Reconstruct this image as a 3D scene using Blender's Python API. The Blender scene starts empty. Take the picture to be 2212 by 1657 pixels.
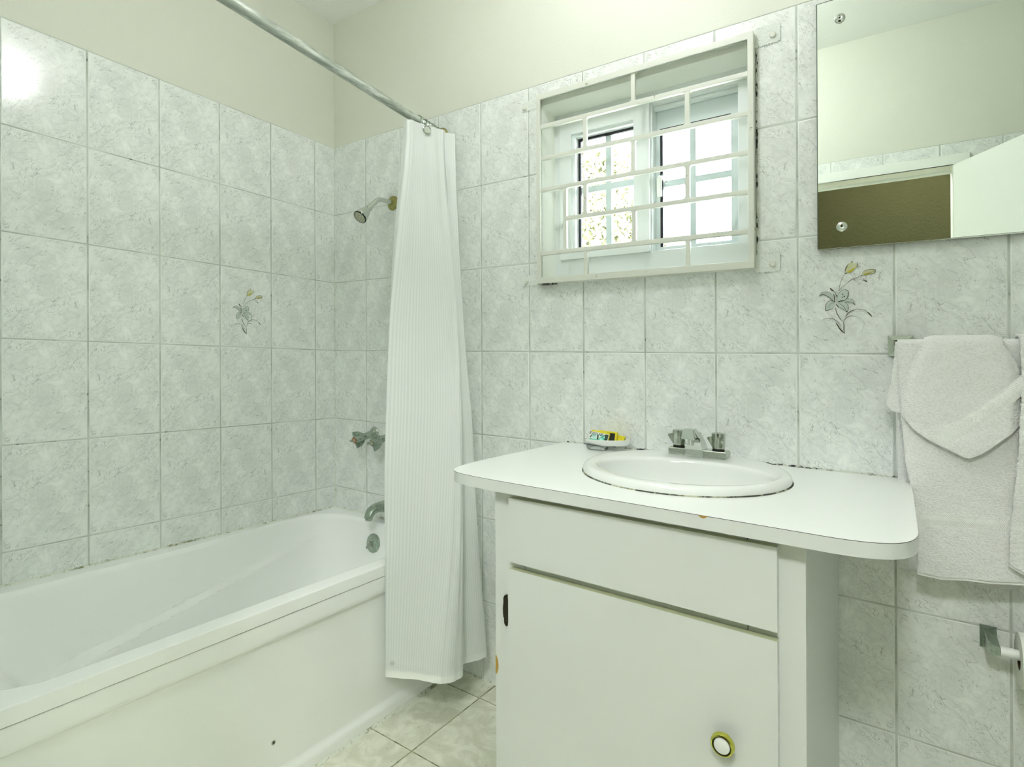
import bpy, bmesh, math, random
from mathutils import Vector, Matrix, Euler
from mathutils.geometry import tessellate_polygon
from mathutils import noise as mnoise
random.seed(7)
PI = math.pi
SC = bpy.context.scene
COL = SC.collection

# ------------------------------------------------------------------ helpers
class MB:
    """collects shapes for ONE mesh object"""
    def __init__(s):
        s.v = []; s.f = []; s.m = []; s.sm = []; s.uv = {}
    def add(s, verts, faces, mat=0, smooth=False, uvs=None):
        b = len(s.v); s.v += [tuple(p) for p in verts]
        for i, f in enumerate(faces):
            if uvs is not None: s.uv[len(s.f)] = uvs[i]
            s.f.append([b + k for k in f]); s.m.append(mat); s.sm.append(smooth)
        return s
    def box(s, x0, x1, y0, y1, z0, z1, bev=0.0, seg=2, mat=0, M=None):
        bm = bmesh.new(); bmesh.ops.create_cube(bm, size=1)
        for v in bm.verts:
            v.co = Vector(((x0 + x1) / 2 + v.co.x * (x1 - x0), (y0 + y1) / 2 + v.co.y * (y1 - y0), (z0 + z1) / 2 + v.co.z * (z1 - z0)))
        if bev > 0: bmesh.ops.bevel(bm, geom=list(bm.edges), offset=bev, segments=seg, profile=.5, affect='EDGES')
        s.bm(bm, mat, bev > 0, M); return s
    def bm(s, bm, mat=0, smooth=True, M=None):
        bm.verts.index_update()
        s.add([(M @ v.co if M else v.co) for v in bm.verts], [[v.index for v in f.verts] for f in bm.faces], mat, smooth); bm.free(); return s
    def tube(s, pts, rad, n=16, caps=True, mat=0, closed=False):
        pts = [Vector(p) for p in pts]; N = len(pts)
        rad = rad if isinstance(rad, (list, tuple)) else [rad] * N
        ref = None; rings = []
        for i, p in enumerate(pts):
            if closed: t = pts[(i + 1) % N] - pts[i - 1]
            else: t = pts[min(i + 1, N - 1)] - pts[max(i - 1, 0)]
            t.normalize()
            if ref is None:
                ref = t.orthogonal().normalized()
            ref = (ref - t * ref.dot(t)); 
            if ref.length < 1e-6: ref = t.orthogonal()
            ref.normalize(); b = t.cross(ref)
            rings.append([p + (ref * math.cos(2 * PI * k / n) + b * math.sin(2 * PI * k / n)) * rad[i] for k in range(n)])
        s.rings(rings, mat, closed_v=closed, cap=caps and not closed); return s
    def rings(s, rings, mat=0, closed_v=False, cap=False, smooth=True, closed_u=True, uv=None):
        n = len(rings[0]); V = [p for r in rings for p in r]; F = []; U = []
        R = len(rings)
        for i in range(R if closed_v else R - 1):
            j = (i + 1) % R
            for k in range(n if closed_u else n - 1):
                l = (k + 1) % n
                F.append([i * n + k, i * n + l, j * n + l, j * n + k])
                if uv is not None: U.append([uv[i][k], uv[i][l], uv[j][l], uv[j][k]])
        s.add(V, F, mat, smooth, U if uv is not None else None)
        if cap:
            s.add(rings[0], [list(range(n))[::-1]], mat, False)
            s.add(rings[-1], [list(range(n))], mat, False)
        return s
    def lathe(s, c, axis, prof, n=32, mat=0, cap0=False, cap1=False, smooth=True, up=None):
        """prof: (radius, distance along the axis)"""
        c = Vector(c); a = Vector(axis).normalized()
        u = (Vector(up) if up else a.orthogonal()).normalized(); w = a.cross(u)
        rings = [[c + a * h + (u * math.cos(2 * PI * k / n) + w * math.sin(2 * PI * k / n)) * r for k in range(n)] for r, h in prof]
        s.rings(rings, mat, smooth=smooth)
        if cap0: s.add(rings[0], [list(range(n))[::-1]], mat, False)
        if cap1: s.add(rings[-1], [list(range(n))], mat, False)
        return s
    def prism(s, poly, a, b, plane='xz', mat=0, smooth=False):
        """polygon given in a plane, extruded from a to b along the third axis"""
        def P(p, t): return (p[0], t, p[1]) if plane == 'xz' else ((p[0], p[1], t) if plane == 'xy' else (t, p[0], p[1]))
        n = len(poly)
        tris = tessellate_polygon([[Vector((q[0], q[1], 0)) for q in poly]])
        A = [P(q, a) for q in poly]; B = [P(q, b) for q in poly]
        s.add(A, [list(t) for t in tris], mat); s.add(B, [list(t)[::-1] for t in tris], mat)
        s.add(A + B, [[i, (i + 1) % n, n + (i + 1) % n, n + i] for i in range(n)], mat, smooth); return s
    def build(s, name, mats, parent=None, fix=True, weld=True):
        me = bpy.data.meshes.new(name); me.from_pydata(s.v, [], s.f)
        for m in (mats if isinstance(mats, (list, tuple)) else [mats]): me.materials.append(m)
        me.polygons.foreach_set('material_index', s.m); me.polygons.foreach_set('use_smooth', s.sm)
        if s.uv:
            L = me.uv_layers.new(name='UVMap')
            for p in me.polygons:
                if p.index in s.uv:
                    for li, q in zip(p.loop_indices, s.uv[p.index]): L.data[li].uv = q
        me.update()
        if fix:
            b = bmesh.new(); b.from_mesh(me)
            if weld: bmesh.ops.remove_doubles(b, verts=b.verts, dist=1e-6)
            bmesh.ops.recalc_face_normals(b, faces=b.faces); b.to_mesh(me); b.free()
            me.set_sharp_from_angle(angle=.62)
        o = bpy.data.objects.new(name, me); COL.objects.link(o)
        if fix and weld and any(s.sm):
            wn = o.modifiers.new('face_weighted_shading', 'WEIGHTED_NORMAL'); wn.keep_sharp = True
        if parent is not None:
            o.parent = parent; o.matrix_parent_inverse = parent.matrix_world.inverted() if False else Matrix.Translation(-Vector(parent.location))
        return o

def thing(name, label, cat, loc, group=None):
    o = bpy.data.objects.new(name, None); COL.objects.link(o); o.location = loc; o.empty_display_size = .05
    o['label'] = label; o['category'] = cat
    if group: o['group'] = group
    return o
def tag(o, label, cat, group=None):
    o['label'] = label; o['category'] = cat
    if group: o['group'] = group
    return o
def struct(o):
    o['kind'] = 'structure'; return o

# ------------------------------------------------------------------ materials
def newmat(name):
    m = bpy.data.materials.new(name); m.use_nodes = True
    nt = m.node_tree; return m, nt, nt.nodes['Principled BSDF']
def pm(name, col, rough=.5, metal=0., spec=.5, coat=0., bump=None, sss=0., trans=0., ior=1.45):
    m, nt, b = newmat(name)
    b.inputs['Base Color'].default_value = (*col, 1); b.inputs['Roughness'].default_value = rough
    b.inputs['Metallic'].default_value = metal; b.inputs['Specular IOR Level'].default_value = spec
    b.inputs['Coat Weight'].default_value = coat; b.inputs['Coat Roughness'].default_value = .08
    b.inputs['IOR'].default_value = ior; b.inputs['Transmission Weight'].default_value = trans
    if bump: addbump(nt, b, *bump)
    return m
def texco(nt, kind='Object', scale=(1, 1, 1), rot=(0, 0, 0)):
    t = nt.nodes.new('ShaderNodeTexCoord'); mp = nt.nodes.new('ShaderNodeMapping')
    mp.inputs['Scale'].default_value = scale; mp.inputs['Rotation'].default_value = rot
    nt.links.new(t.outputs[kind], mp.inputs['Vector']); return mp.outputs['Vector']
def noise(nt, vec, scale, detail=4, rough=.55, dist=0.):
    n = nt.nodes.new('ShaderNodeTexNoise'); n.inputs['Scale'].default_value = scale
    n.inputs['Detail'].default_value = detail; n.inputs['Roughness'].default_value = rough; n.inputs['Distortion'].default_value = dist
    nt.links.new(vec, n.inputs['Vector']); return n.outputs['Fac']
def maprange(nt, v, a, b, c=0., d=1., smooth=True):
    n = nt.nodes.new('ShaderNodeMapRange'); n.interpolation_type = 'SMOOTHSTEP' if smooth else 'LINEAR'
    for k, x in zip(('From Min', 'From Max', 'To Min', 'To Max'), (a, b, c, d)): n.inputs[k].default_value = x
    nt.links.new(v, n.inputs['Value']); return n.outputs['Result']
def math_(nt, op, a, b=None, c=None):
    n = nt.nodes.new('ShaderNodeMath'); n.operation = op
    for i, x in enumerate((a, b, c)):
        if x is None: continue
        if isinstance(x, (int, float)): n.inputs[i].default_value = x
        else: nt.links.new(x, n.inputs[i])
    return n.outputs[0]
def mix(nt, f, a, b):
    n = nt.nodes.new('ShaderNodeMix'); n.data_type = 'RGBA'
    if isinstance(f, (int, float)): n.inputs[0].default_value = f
    else: nt.links.new(f, n.inputs[0])
    for i, x in ((6, a), (7, b)):
        if isinstance(x, tuple): n.inputs[i].default_value = (*x, 1)
        else: nt.links.new(x, n.inputs[i])
    return n.outputs[2]
def addbump(nt, b, scale, strength, dist=.001, detail=4, kind='Object', h=None, rough=.55):
    if h is None: h = noise(nt, texco(nt, kind), scale, detail, rough)
    n = nt.nodes.new('ShaderNodeBump'); n.inputs['Strength'].default_value = strength; n.inputs['Distance'].default_value = dist
    nt.links.new(h, n.inputs['Height']); nt.links.new(n.outputs['Normal'], b.inputs['Normal'])
    return n

def marble(name, light, dark, vein, rough=.12, k=1.0):
    """printed marble glaze; the UV of every tile runs 0..1 over its width, so all tiles carry the same print"""
    m, nt, b = newmat(name)
    v = texco(nt, 'UV', rot=(0, 0, .6)); v2r = texco(nt, 'UV', rot=(0, 0, .80))
    mp2 = nt.nodes.new('ShaderNodeMapping'); mp2.inputs['Scale'].default_value = (1.0, 1.9, 1); nt.links.new(v2r, mp2.inputs['Vector']); v2 = mp2.outputs['Vector']
    c = light
    # agate-like patches: a crisp edge that fades out on one side, at three sizes
    for vec, sc, de, di, lo, hi, amt in ((v, 2.3, 5, .9, .47, .62, .80), (v2, 2.4, 5, 1.2, .50, .62, .75), (v, 5.0, 4, 1.5, .52, .62, .60)):
        n = noise(nt, vec, sc, de, .58, di)
        f = math_(nt, 'MULTIPLY', maprange(nt, n, lo, hi, 1, 0, False), maprange(nt, n, lo - .006, lo))
        soft = maprange(nt, n, lo - .14, lo - .02, 0, .35)
        f = math_(nt, 'MAXIMUM', f, math_(nt, 'MULTIPLY', soft, maprange(nt, n, lo, lo + .02, 1, 0)))
        mk = maprange(nt, noise(nt, vec, sc * .8, 2), .36, .60, .25, 1)
        c = mix(nt, math_(nt, 'MULTIPLY', math_(nt, 'MULTIPLY', f, mk), amt * k), c, dark)
    def veins(vec, sc, w, dist, ms, lo, hi, amt, c, off=.5):
        n = noise(nt, vec, sc, 2.2, .55, dist)
        a = math_(nt, 'ABSOLUTE', math_(nt, 'SUBTRACT', n, off))
        line = maprange(nt, a, 0, w, 1, 0)
        mk = maprange(nt, noise(nt, vec, ms, 3), lo, hi)
        return mix(nt, math_(nt, 'MULTIPLY', math_(nt, 'MULTIPLY', line, mk), amt * k), c, vein)
    c = veins(v2, 2.0, .0080, 1.8, 1.8, .42, .52, .75, c)
    c = veins(v, 4.0, .0110, 2.0, 2.4, .46, .54, .65, c, .52)
    c = veins(v2, 5.5, .016, 1.4, 3.0, .48, .56, .55, c, .48)
    nt.links.new(c, b.inputs['Base Color'])
    b.inputs['Roughness'].default_value = rough
    addbump(nt, b, 9, .10, .0006, 2, 'Object')
    return m

G = 1.0
M_tile = marble('glazed_marble_tile', (.87, .90, .87), (.67, .70, .675), (.36, .385, .365), .13)
M_tiledge = pm('glaze_edge', (.80, .83, .79), .12)
def grout_mat():
    m, nt, b = newmat('old_grout')
    n1 = noise(nt, texco(nt), 9, 5, .6); n2 = noise(nt, texco(nt), 60, 3)
    c = mix(nt, maprange(nt, n1, .4, .65), (.58, .62, .58), (.42, .45, .41))
    c = mix(nt, math_(nt, 'MULTIPLY', maprange(nt, n2, .6, .7), maprange(nt, n1, .5, .62)), c, (.05, .05, .03))
    nt.links.new(c, b.inputs['Base Color']); b.inputs['Roughness'].default_value = .9
    return m
M_grout = grout_mat()
M_paint = pm('cream_wall_paint', (.69, .705, .62), .55, bump=(120, .35, .0012, 4))
M_ceil = pm('ceiling_paint', (.92, .93, .92), .7, bump=(90, .5, .0015, 4))
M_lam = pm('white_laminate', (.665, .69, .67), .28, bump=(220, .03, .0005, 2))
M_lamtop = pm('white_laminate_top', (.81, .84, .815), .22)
M_trimwhite = pm('white_gloss_paint', (.82, .85, .80), .35, bump=(60, .1, .0006, 3))
M_ename = pm('bathtub_acrylic', (.90, .915, .90), .16, coat=.3)
M_porc = pm('white_porcelain', (.75, .775, .75), .10, coat=.4)
def chrome(name, col, rough, spots=.0, spotcol=(.2, .22, .14)):
    m, nt, b = newmat(name); b.inputs['Metallic'].default_value = 1
    n = noise(nt, texco(nt), 160, 4, .6); n2 = noise(nt, texco(nt), 45, 3)
    f = math_(nt, 'MULTIPLY', maprange(nt, n, .5, .68), spots)
    c = mix(nt, f, col, spotcol); nt.links.new(c, b.inputs['Base Color'])
    r = maprange(nt, n2, .35, .7, rough * .7, rough * 1.8); nt.links.new(r, b.inputs['Roughness'])
    return m
M_chrome = chrome('polished_chrome', (.66, .70, .65), .10, .1)
M_chromeold = chrome('tarnished_chrome', (.50, .54, .47), .15, .2)
M_chromedull = chrome('dull_plated_metal', (.42, .50, .42), .24, .3, (.14, .18, .12))
M_brass = chrome('aged_brass', (.36, .34, .13), .35, .6, (.12, .12, .04))
M_brassknob = chrome('bright_brass', (.62, .62, .12), .16, .2)
def galv():
    m, nt, b = newmat('galvanised_pipe'); b.inputs['Metallic'].default_value = .75
    v = texco(nt, 'Object', (1, .12, 1)); n = noise(nt, v, 55, 6, .7)
    c = mix(nt, maprange(nt, n, .42, .62), (.36, .40, .35), (.68, .71, .66)); nt.links.new(c, b.inputs['Base Color'])
    b.inputs['Roughness'].default_value = .38; return m
M_galv = galv()
M_black = pm('dark_gap', (.015, .018, .012), .8)
M_gasket = pm('black_gasket', (.02, .02, .025), .6)
M_mirror = pm('mirror_glass', (.86, .91, .86), .0, 1.0)
M_mirroredge = pm('mirror_edge', (.10, .13, .10), .3)
M_frame = pm('white_window_aluminium', (.70, .74, .73), .3)
M_reveal = pm('white_reveal_plaster', (.80, .82, .76), .6, bump=(45, .5, .003, 5))
def oldpaint():
    m, nt, b = newmat('layered_white_paint_on_iron')
    n = noise(nt, texco(nt), 70, 4, .6); n2 = noise(nt, texco(nt), 35, 5, .65)
    c = mix(nt, maprange(nt, n2, .66, .72), (.68, .70, .63), (.32, .30, .18)); nt.links.new(c, b.inputs['Base Color'])
    b.inputs['Roughness'].default_value = .45; addbump(nt, b, 70, .35, .002, h=n); return m
M_grille = oldpaint()
M_plaster = pm('rough_patch_plaster', (.76, .80, .75), .75, bump=(150, .9, .004, 5))
def caulk(name, a, bb, lo, hi, sc=45):
    m, nt, b = newmat(name); n = noise(nt, texco(nt), sc, 5, .7); n2 = noise(nt, texco(nt), 8, 2)
    f = maprange(nt, math_(nt, 'ADD', n, math_(nt, 'MULTIPLY', n2, .5)), lo, hi)
    nt.links.new(mix(nt, f, a, bb), b.inputs['Base Color']); b.inputs['Roughness'].default_value = .8; return m
M_caulk = caulk('mildewed_caulk', (.68, .71, .62), (.24, .26, .16), .74, .92)
M_caulk2 = caulk('blackened_caulk', (.55, .58, .50), (.02, .02, .015), .70, .80)
def floormat():
    m, nt, b = newmat('beige_floor_tile')
    v = texco(nt, 'UV', rot=(0, 0, .5)); cl = noise(nt, v, 3.5, 6, .6, 1.6)
    c = mix(nt, maprange(nt, cl, .36, .66), (.60, .61, .49), (.74, .75, .64))
    n = noise(nt, texco(nt, 'UV', (1, 2.2, 1), (0, 0, -.6)), 5, 3, .6, 1.8)
    a = math_(nt, 'ABSOLUTE', math_(nt, 'SUBTRACT', n, .5))
    c = mix(nt, math_(nt, 'MULTIPLY', maprange(nt, a, 0, .012, 1, 0), .3), c, (.35, .36, .25))
    sp = noise(nt, texco(nt, 'Object'), 130, 1); c = mix(nt, maprange(nt, sp, .77, .79), c, (.09, .09, .05))
    nt.links.new(c, b.inputs['Base Color']); b.inputs['Roughness'].default_value = .22; return m
M_floor = floormat()
M_floorgrout = caulk('floor_grout', (.32, .33, .20), (.10, .11, .05), .70, .86, 30)
def curtainmat():
    m, nt, b = newmat('striped_white_fabric')
    t = nt.nodes.new('ShaderNodeTexCoord'); sx = nt.nodes.new('ShaderNodeSeparateXYZ'); nt.links.new(t.outputs['UV'], sx.inputs[0])
    s = math_(nt, 'SINE', math_(nt, 'MULTIPLY', sx.outputs['X'], 2 * PI / .0085))
    f = maprange(nt, s, -.35, .35)
    c = mix(nt, f, (.81, .84, .825), (.88, .905, .89)); nt.links.new(c, b.inputs['Base Color'])
    r = maprange(nt, s, -.35, .35, .6, .42); nt.links.new(r, b.inputs['Roughness'])
    tr = nt.nodes.new('ShaderNodeBsdfTranslucent'); nt.links.new(c, tr.inputs['Color'])
    mx = nt.nodes.new('ShaderNodeMixShader'); mx.inputs[0].default_value = .28
    nt.links.new(b.outputs[0], mx.inputs[1]); nt.links.new(tr.outputs[0], mx.inputs[2])
    nt.links.new(mx.outputs[0], nt.nodes['Material Output'].inputs['Surface'])
    addbump(nt, b, 14, .18, .004, 3, 'Object')
    return m
M_curtain = curtainmat()
M_hem = pm('white_hem_fabric', (.88, .91, .88), .6, bump=(300, .3, .0008, 2))
M_magnet = pm('hem_weight', (.56, .60, .55), .6)
def terry():
    m, nt, b = newmat('white_terry_cloth')
    v = texco(nt, 'Object', (1, 1, 1.6)); n = noise(nt, v, 230, 3, .7, .4); n2 = noise(nt, v, 60, 3)
    c = mix(nt, maprange(nt, n, .30, .62), (.83, .85, .81), (.98, .99, .97)); nt.links.new(c, b.inputs['Base Color'])
    b.inputs['Roughness'].default_value = .95; b.inputs['Sheen Weight'].default_value = .4
    b.inputs['Specular IOR Level'].default_value = .1
    addbump(nt, b, 1, .85, .005, h=math_(nt, 'ADD', n, math_(nt, 'MULTIPLY', n2, .5))); return m
M_terry = terry()
def bandmat():
    m, nt, b = newmat('woven_towel_band')
    t = nt.nodes.new('ShaderNodeTexCoord'); sx = nt.nodes.new('ShaderNodeSeparateXYZ'); nt.links.new(t.outputs['UV'], sx.inputs[0])
    zig = math_(nt, 'PINGPONG', math_(nt, 'MULTIPLY', sx.outputs['Y'], 1.), .006)
    s = math_(nt, 'SINE', math_(nt, 'MULTIPLY', math_(nt, 'ADD', sx.outputs['X'], zig), 2 * PI / .0032))
    f = maprange(nt, s, -.6, .6)
    nt.links.new(mix(nt, f, (.84, .86, .81), (.95, .96, .93)), b.inputs['Base Color']); b.inputs['Roughness'].default_value = .7
    addbump(nt, b, 1, .5, .001, h=s); return m
M_band = bandmat()
M_brown = pm('dark_brown_hall_paint', (.011, .0105, .002), .8, 0, .12, bump=(70, .9, .004, 4))
M_hallfloor = pm('hall_floor', (.30, .28, .2), .4)
M_hallwhite = pm('hall_ceiling', (.7, .72, .62), .8)
M_door = pm('white_door_paint', (.82, .85, .80), .35, bump=(40, .05, .0006, 2))
M_plasticw = pm('white_plastic', (.82, .85, .80), .35)
M_paper = pm('toilet_tissue', (.80, .83, .75), .95, bump=(200, .3, .001, 3))
M_card = pm('brown_card_core', (.10, .07, .03), .9)
M_clear = pm('clear_ribbed_plastic', (.85, .9, .87), .08, trans=.85, ior=1.3)
M_chipw = pm('exposed_chipboard', (.42, .26, .05), .9, bump=(200, .6, .002, 3))
M_hinge = pm('dark_bronze_hinge', (.030, .028, .012), .5, .6)
M_bare = pm('bare_wood_edge', (.46, .49, .33), .7)
M_glass = None
def glassmat():
    m, nt, b = newmat('window_pane_glass')
    tr = nt.nodes.new('ShaderNodeBsdfTransparent'); tr.inputs['Color'].default_value = (.93, .96, .96, 1)
    gl = nt.nodes.new('ShaderNodeBsdfGlossy'); gl.inputs['Roughness'].default_value = .02
    fr = nt.nodes.new('ShaderNodeFresnel'); fr.inputs['IOR'].default_value = 1.4
    mx = nt.nodes.new('ShaderNodeMixShader'); nt.links.new(fr.outputs[0], mx.inputs[0]); nt.links.new(tr.outputs[0], mx.inputs[1]); nt.links.new(gl.outputs[0], mx.inputs[2])
    nt.links.new(mx.outputs[0], nt.nodes['Material Output'].inputs['Surface']); nt.nodes.remove(b); return m
M_glass = glassmat()
M_bar = pm('blue_grey_glazing_bar', (.50, .58, .58), .35)

# ------------------------------------------------------------------ room numbers (metres)
T = 2.085           # top of the wall tiles
TW, TH = .20545, .30
CEIL = 2.634
XR = 2.78           # right wall
YF = -1.462         # front wall (door wall)
WX0, WX1, WZ0, WZ1 = 1.083, 1.742, 1.424, 2.028    # window opening
DX0, DX1, DZ = 1.32, 2.262, 1.989                  # door opening

def tile_field(mb, mp, us, zs, holes, flip_seed, gu=.0030, gz=.0018, h=.0022, bev=.0032):
    """bevelled tiles over a wall; mp(u, z, out) -> point; us, zs are joint positions; holes are cut out"""
    rnd = random.Random(flip_seed)
    for i in range(len(us) - 1):
        for j in range(len(zs) - 1):
            a, b = us[i] + gu / 2, us[i + 1] - gu / 2
            c, d = min(zs[j], zs[j + 1]) + gz / 2, max(zs[j], zs[j + 1]) - gz / 2
            fl = rnd.random() < .5
            tu, tz = rnd.uniform(-.0016, .0016), rnd.uniform(-.0014, .0014)
            full_a = b - TW if i == 0 else a           # a cut tile keeps the print of its whole
            full_c = d - TH
            def uvf(u, z):
                p, q = (u - full_a) / TW, (z - full_c) / TW
                return (1 - p, 1.46 - q) if fl else (p, q)
            pieces = [(a, b, c, d)]
            for (ha, hb, hc, hd) in holes:
                out = []
                for (pa, pb, pc, pd) in pieces:
                    if hb <= pa or ha >= pb or hd <= pc or hc >= pd: out.append((pa, pb, pc, pd)); continue
                    if ha > pa: out.append((pa, ha, pc, pd))
                    if hb < pb: out.append((hb, pb, pc, pd))
                    la, lb = max(pa, ha), min(pb, hb)
                    if hc > pc: out.append((la, lb, pc, hc))
                    if hd < pd: out.append((la, lb, hd, pd))
                pieces = out
            um, zm = (a + b) / 2, (c + d) / 2
            def out_(u, z): return h + (u - um) * tu + (z - zm) * tz
            for (pa, pb, pc, pd) in pieces:
                ia = pa + (bev if abs(pa - a) < 1e-6 else 0); ib = pb - (bev if abs(pb - b) < 1e-6 else 0)
                ic = pc + (bev if abs(pc - c) < 1e-6 else 0); id_ = pd - (bev if abs(pd - d) < 1e-6 else 0)
                if ib <= ia or id_ <= ic: continue
                ma, mb_, mc, md = (pa + ia) / 2 if ia > pa else pa, (pb + ib) / 2 if ib < pb else pb, (pc + ic) / 2 if ic > pc else pc, (pd + id_) / 2 if id_ < pd else pd
                R0 = [(pa, pc), (pb, pc), (pb, pd), (pa, pd)]; R1 = [(ma, mc), (mb_, mc), (mb_, md), (ma, md)]; R2 = [(ia, ic), (ib, ic), (ib, id_), (ia, id_)]
                V = [mp(u, z, 0) for u, z in R0] + [mp(u, z, out_(u, z) * .72) for u, z in R1] + [mp(u, z, out_(u, z)) for u, z in R2]
                UV = [uvf(*q) for q in R0 + R1 + R2]
                F = [[8, 9, 10, 11]]
                mb.add(V, F, 0, False, [[UV[k] for k in F[0]]])
                F = []
                for k in range(4):
                    l = (k + 1) % 4
                    F += [[k, l, 4 + l, 4 + k], [4 + k, 4 + l, 8 + l, 8 + k]]
                mb.add(V, F, 1, True, [[UV[q] for q in f] for f in F])

ZS = [T - TH * k for k in range(7)] + [0]
def joints(first, step, end):
    r = [0.0]; x = first
    while x < end - .004: r.append(x); x += step
    return r + [end]

def wall_plate(mb, mp, u0, u1, z0, z1, holes, mat):
    us = sorted({u0, u1, *[h[0] for h in holes], *[h[1] for h in holes]}); zs = sorted({z0, z1, *[h[2] for h in holes], *[h[3] for h in holes]})
    us = [u for u in us if u0 <= u <= u1]; zs = [z for z in zs if z0 <= z <= z1]
    for i in range(len(us) - 1):
        for j in range(len(zs) - 1):
            um, zm = (us[i] + us[i + 1]) / 2, (zs[j] + zs[j + 1]) / 2
            if any(h[0] < um < h[1] and h[2] < zm < h[3] for h in holes): continue
            mb.add([mp(us[i], zs[j], 0), mp(us[i + 1], zs[j], 0), mp(us[i + 1], zs[j + 1], 0), mp(us[i], zs[j + 1], 0)], [[0, 1, 2, 3]], mat)

def make_wall(name, mp, u0, u1, us, holes, seed, back):
    mb = MB()
    tile_field(mb, mp, us, ZS, holes, seed)
    mpg = lambda u, z, o: mp(u, z, o + .0009)
    wall_plate(mb, mpg, u0, u1, 0, T + .001, holes, 2)
    mpp = lambda u, z, o: mp(u, z, o + .0016)
    wall_plate(mb, mpp, u0, u1, T, CEIL, holes, 3)
    # thickness behind the face and the cheeks of the openings
    D = -back
    wall_plate(mb, lambda u, z, o: mp(u, z, D), u0 - .1, u1 + .1, -.1, CEIL + .1, holes, 3)
    for h in holes:
        q = [(h[0], h[2]), (h[1], h[2]), (h[1], h[3]), (h[0], h[3])]
        for k in range(4):
            (a, c), (b, d) = q[k], q[(k + 1) % 4]
            mb.add([mp(a, c, .0009), mp(b, d, .0009), mp(b, d, D), mp(a, c, D)], [[0, 1, 2, 3]], 4)
    return struct(mb.build(name, [M_tile, M_tiledge, M_grout, M_paint, M_reveal], weld=False))

wh = (WX0, WX1, WZ0, WZ1); dh = (DX0, DX1, -.2, DZ)
make_wall('wall_back', lambda u, z, o: (u, -o, z), 0, XR, joints(.2076, TW, XR), [wh], 3, .20)
make_wall('wall_left', lambda u, z, o: (o, -u, z), 0, -YF, joints(.1017, TW, -YF), [], 8, .12)
make_wall('wall_front', lambda u, z, o: (u, YF + o, z), 0, XR, joints(.165, TW, XR), [dh], 5, .12)
make_wall('wall_right', lambda u, z, o: (XR - o, -u, z), 0, -YF, joints(.12, TW, -YF), [], 6, .12)
# floor: 33 cm tiles running with the tub
mb = MB()
fx = [.882 + .324 * k for k in range(-4, 8)]; fy = [-.098 - .324 * k for k in range(-2, 7)]
for i in range(len(fx) - 1):
    for j in range(len(fy) - 1):
        a, b, c, d = fx[i] + .0018, fx[i + 1] - .0018, fy[j + 1] + .0018, fy[j] - .0018
        a, b, c, d = max(a, 0), min(b, XR), max(c, YF - .12), min(d, 0)
        if b - a < .01 or d - c < .01: continue
        r = random.random() * 9; e = .0012
        u = lambda x, y: ((x - a) / .32 + r, (y - c) / .32 + r)
        V = [(a, c, -.0015), (b, c, -.0015), (b, d, -.0015), (a, d, -.0015), (a + e, c + e, 0), (b - e, c + e, 0), (b - e, d - e, 0), (a + e, d - e, 0)]
        F = [[4, 5, 6, 7], [0, 1, 5, 4], [1, 2, 6, 5], [2, 3, 7, 6], [3, 0, 4, 7]]
        mb.add(V, F, 0, False, [[u(*V[k][:2]) for k in f] for f in F])
mb.add([(-.1, .1, -.001), (XR + .1, .1, -.001), (XR + .1, YF - .12, -.001), (-.1, YF - .12, -.001)], [[0, 1, 2, 3]], 1)
mb.box(-.1, XR + .1, YF - .12, .2, -.1, -.0016, mat=1)
struct(mb.build('floor', [M_floor, M_floorgrout]))
mb = MB().box(-.12, XR + .12, YF - .12, .2, CEIL, CEIL + .1)
struct(mb.build('ceiling', M_ceil))
# mildewed joint where the floor meets the back wall
def rough_strip(mb, p0, p1, w, nrm, up, n=60, amp=.5, mat=0):
    p0, p1, nrm, up = map(Vector, (p0, p1, nrm, up)); rows = []
    for i in range(n + 1):
        t = i / n; p = p0.lerp(p1, t)
        k = w * (1 + amp * mnoise.noise(Vector((t * n * .45, w * 900, p0.x)))) 
        rows.append([p + up * k, p + up * k * .35 + nrm * k * .35, p + nrm * k])
    mb.rings(rows, mat, closed_u=False)
mb = MB(); rough_strip(mb, (.71, -.0005, 0), (1.33, -.0005, 0), .007, (0, -1, 0), (0, 0, 1))
struct(mb.build('trim_1', M_caulk, fix=False))
mb = MB(); rough_strip(mb, (1.94, -.0005, 0), (XR, -.0005, 0), .006, (0, -1, 0), (0, 0, 1))
struct(mb.build('trim_2', M_caulk, fix=False))
# corner joint of the two tiled walls, greener and wider towards the tub
mb = MB()
rows = []
for i in range(50):
    z = .492 + (T - .492) * i / 49; k = .0035 if z > .8 else .0035 + .0035 * (.8 - z) / .3
    k *= 1 + .35 * mnoise.noise(Vector((0, 0, z * 40)))
    rows.append([(.001, -k, z), (k * .5, -k * .5, z), (k, -.001, z)])
mb.rings(rows, closed_u=False); struct(mb.build('trim_3', M_caulk, fix=False))

# door casing, jamb lining and the door leaf
mb = MB()
mb.box(DX0 - .02, DX1 + .058, YF, YF + .014, DZ, DZ + .043, .003)
mb.box(DX1, DX1 + .058, YF, YF + .014, 0, DZ, .003)
mb.box(DX0, DX1, YF - .10, YF - .085, DZ - .012, DZ, .002)
struct(mb.build('trim_4', M_trimwhite))
leaf = struct(MB().box(0, .80, -.0175, .0175, .008, 1.985, .002).build('door_1', M_door))
kb = MB().lathe((.73, .0175, 1.0), (0, 1, 0), [(.028, 0), (.028, .004), (.012, .008), (.012, .03), (.026, .045), (.028, .055), (.02, .066), (0, .068)])
ko = kb.build('door_knob', M_brass); ko.parent = leaf
leaf.location = (2.278, YF + .012, 0); leaf.rotation_euler = (0, 0, math.atan2(.296, .189))

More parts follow.
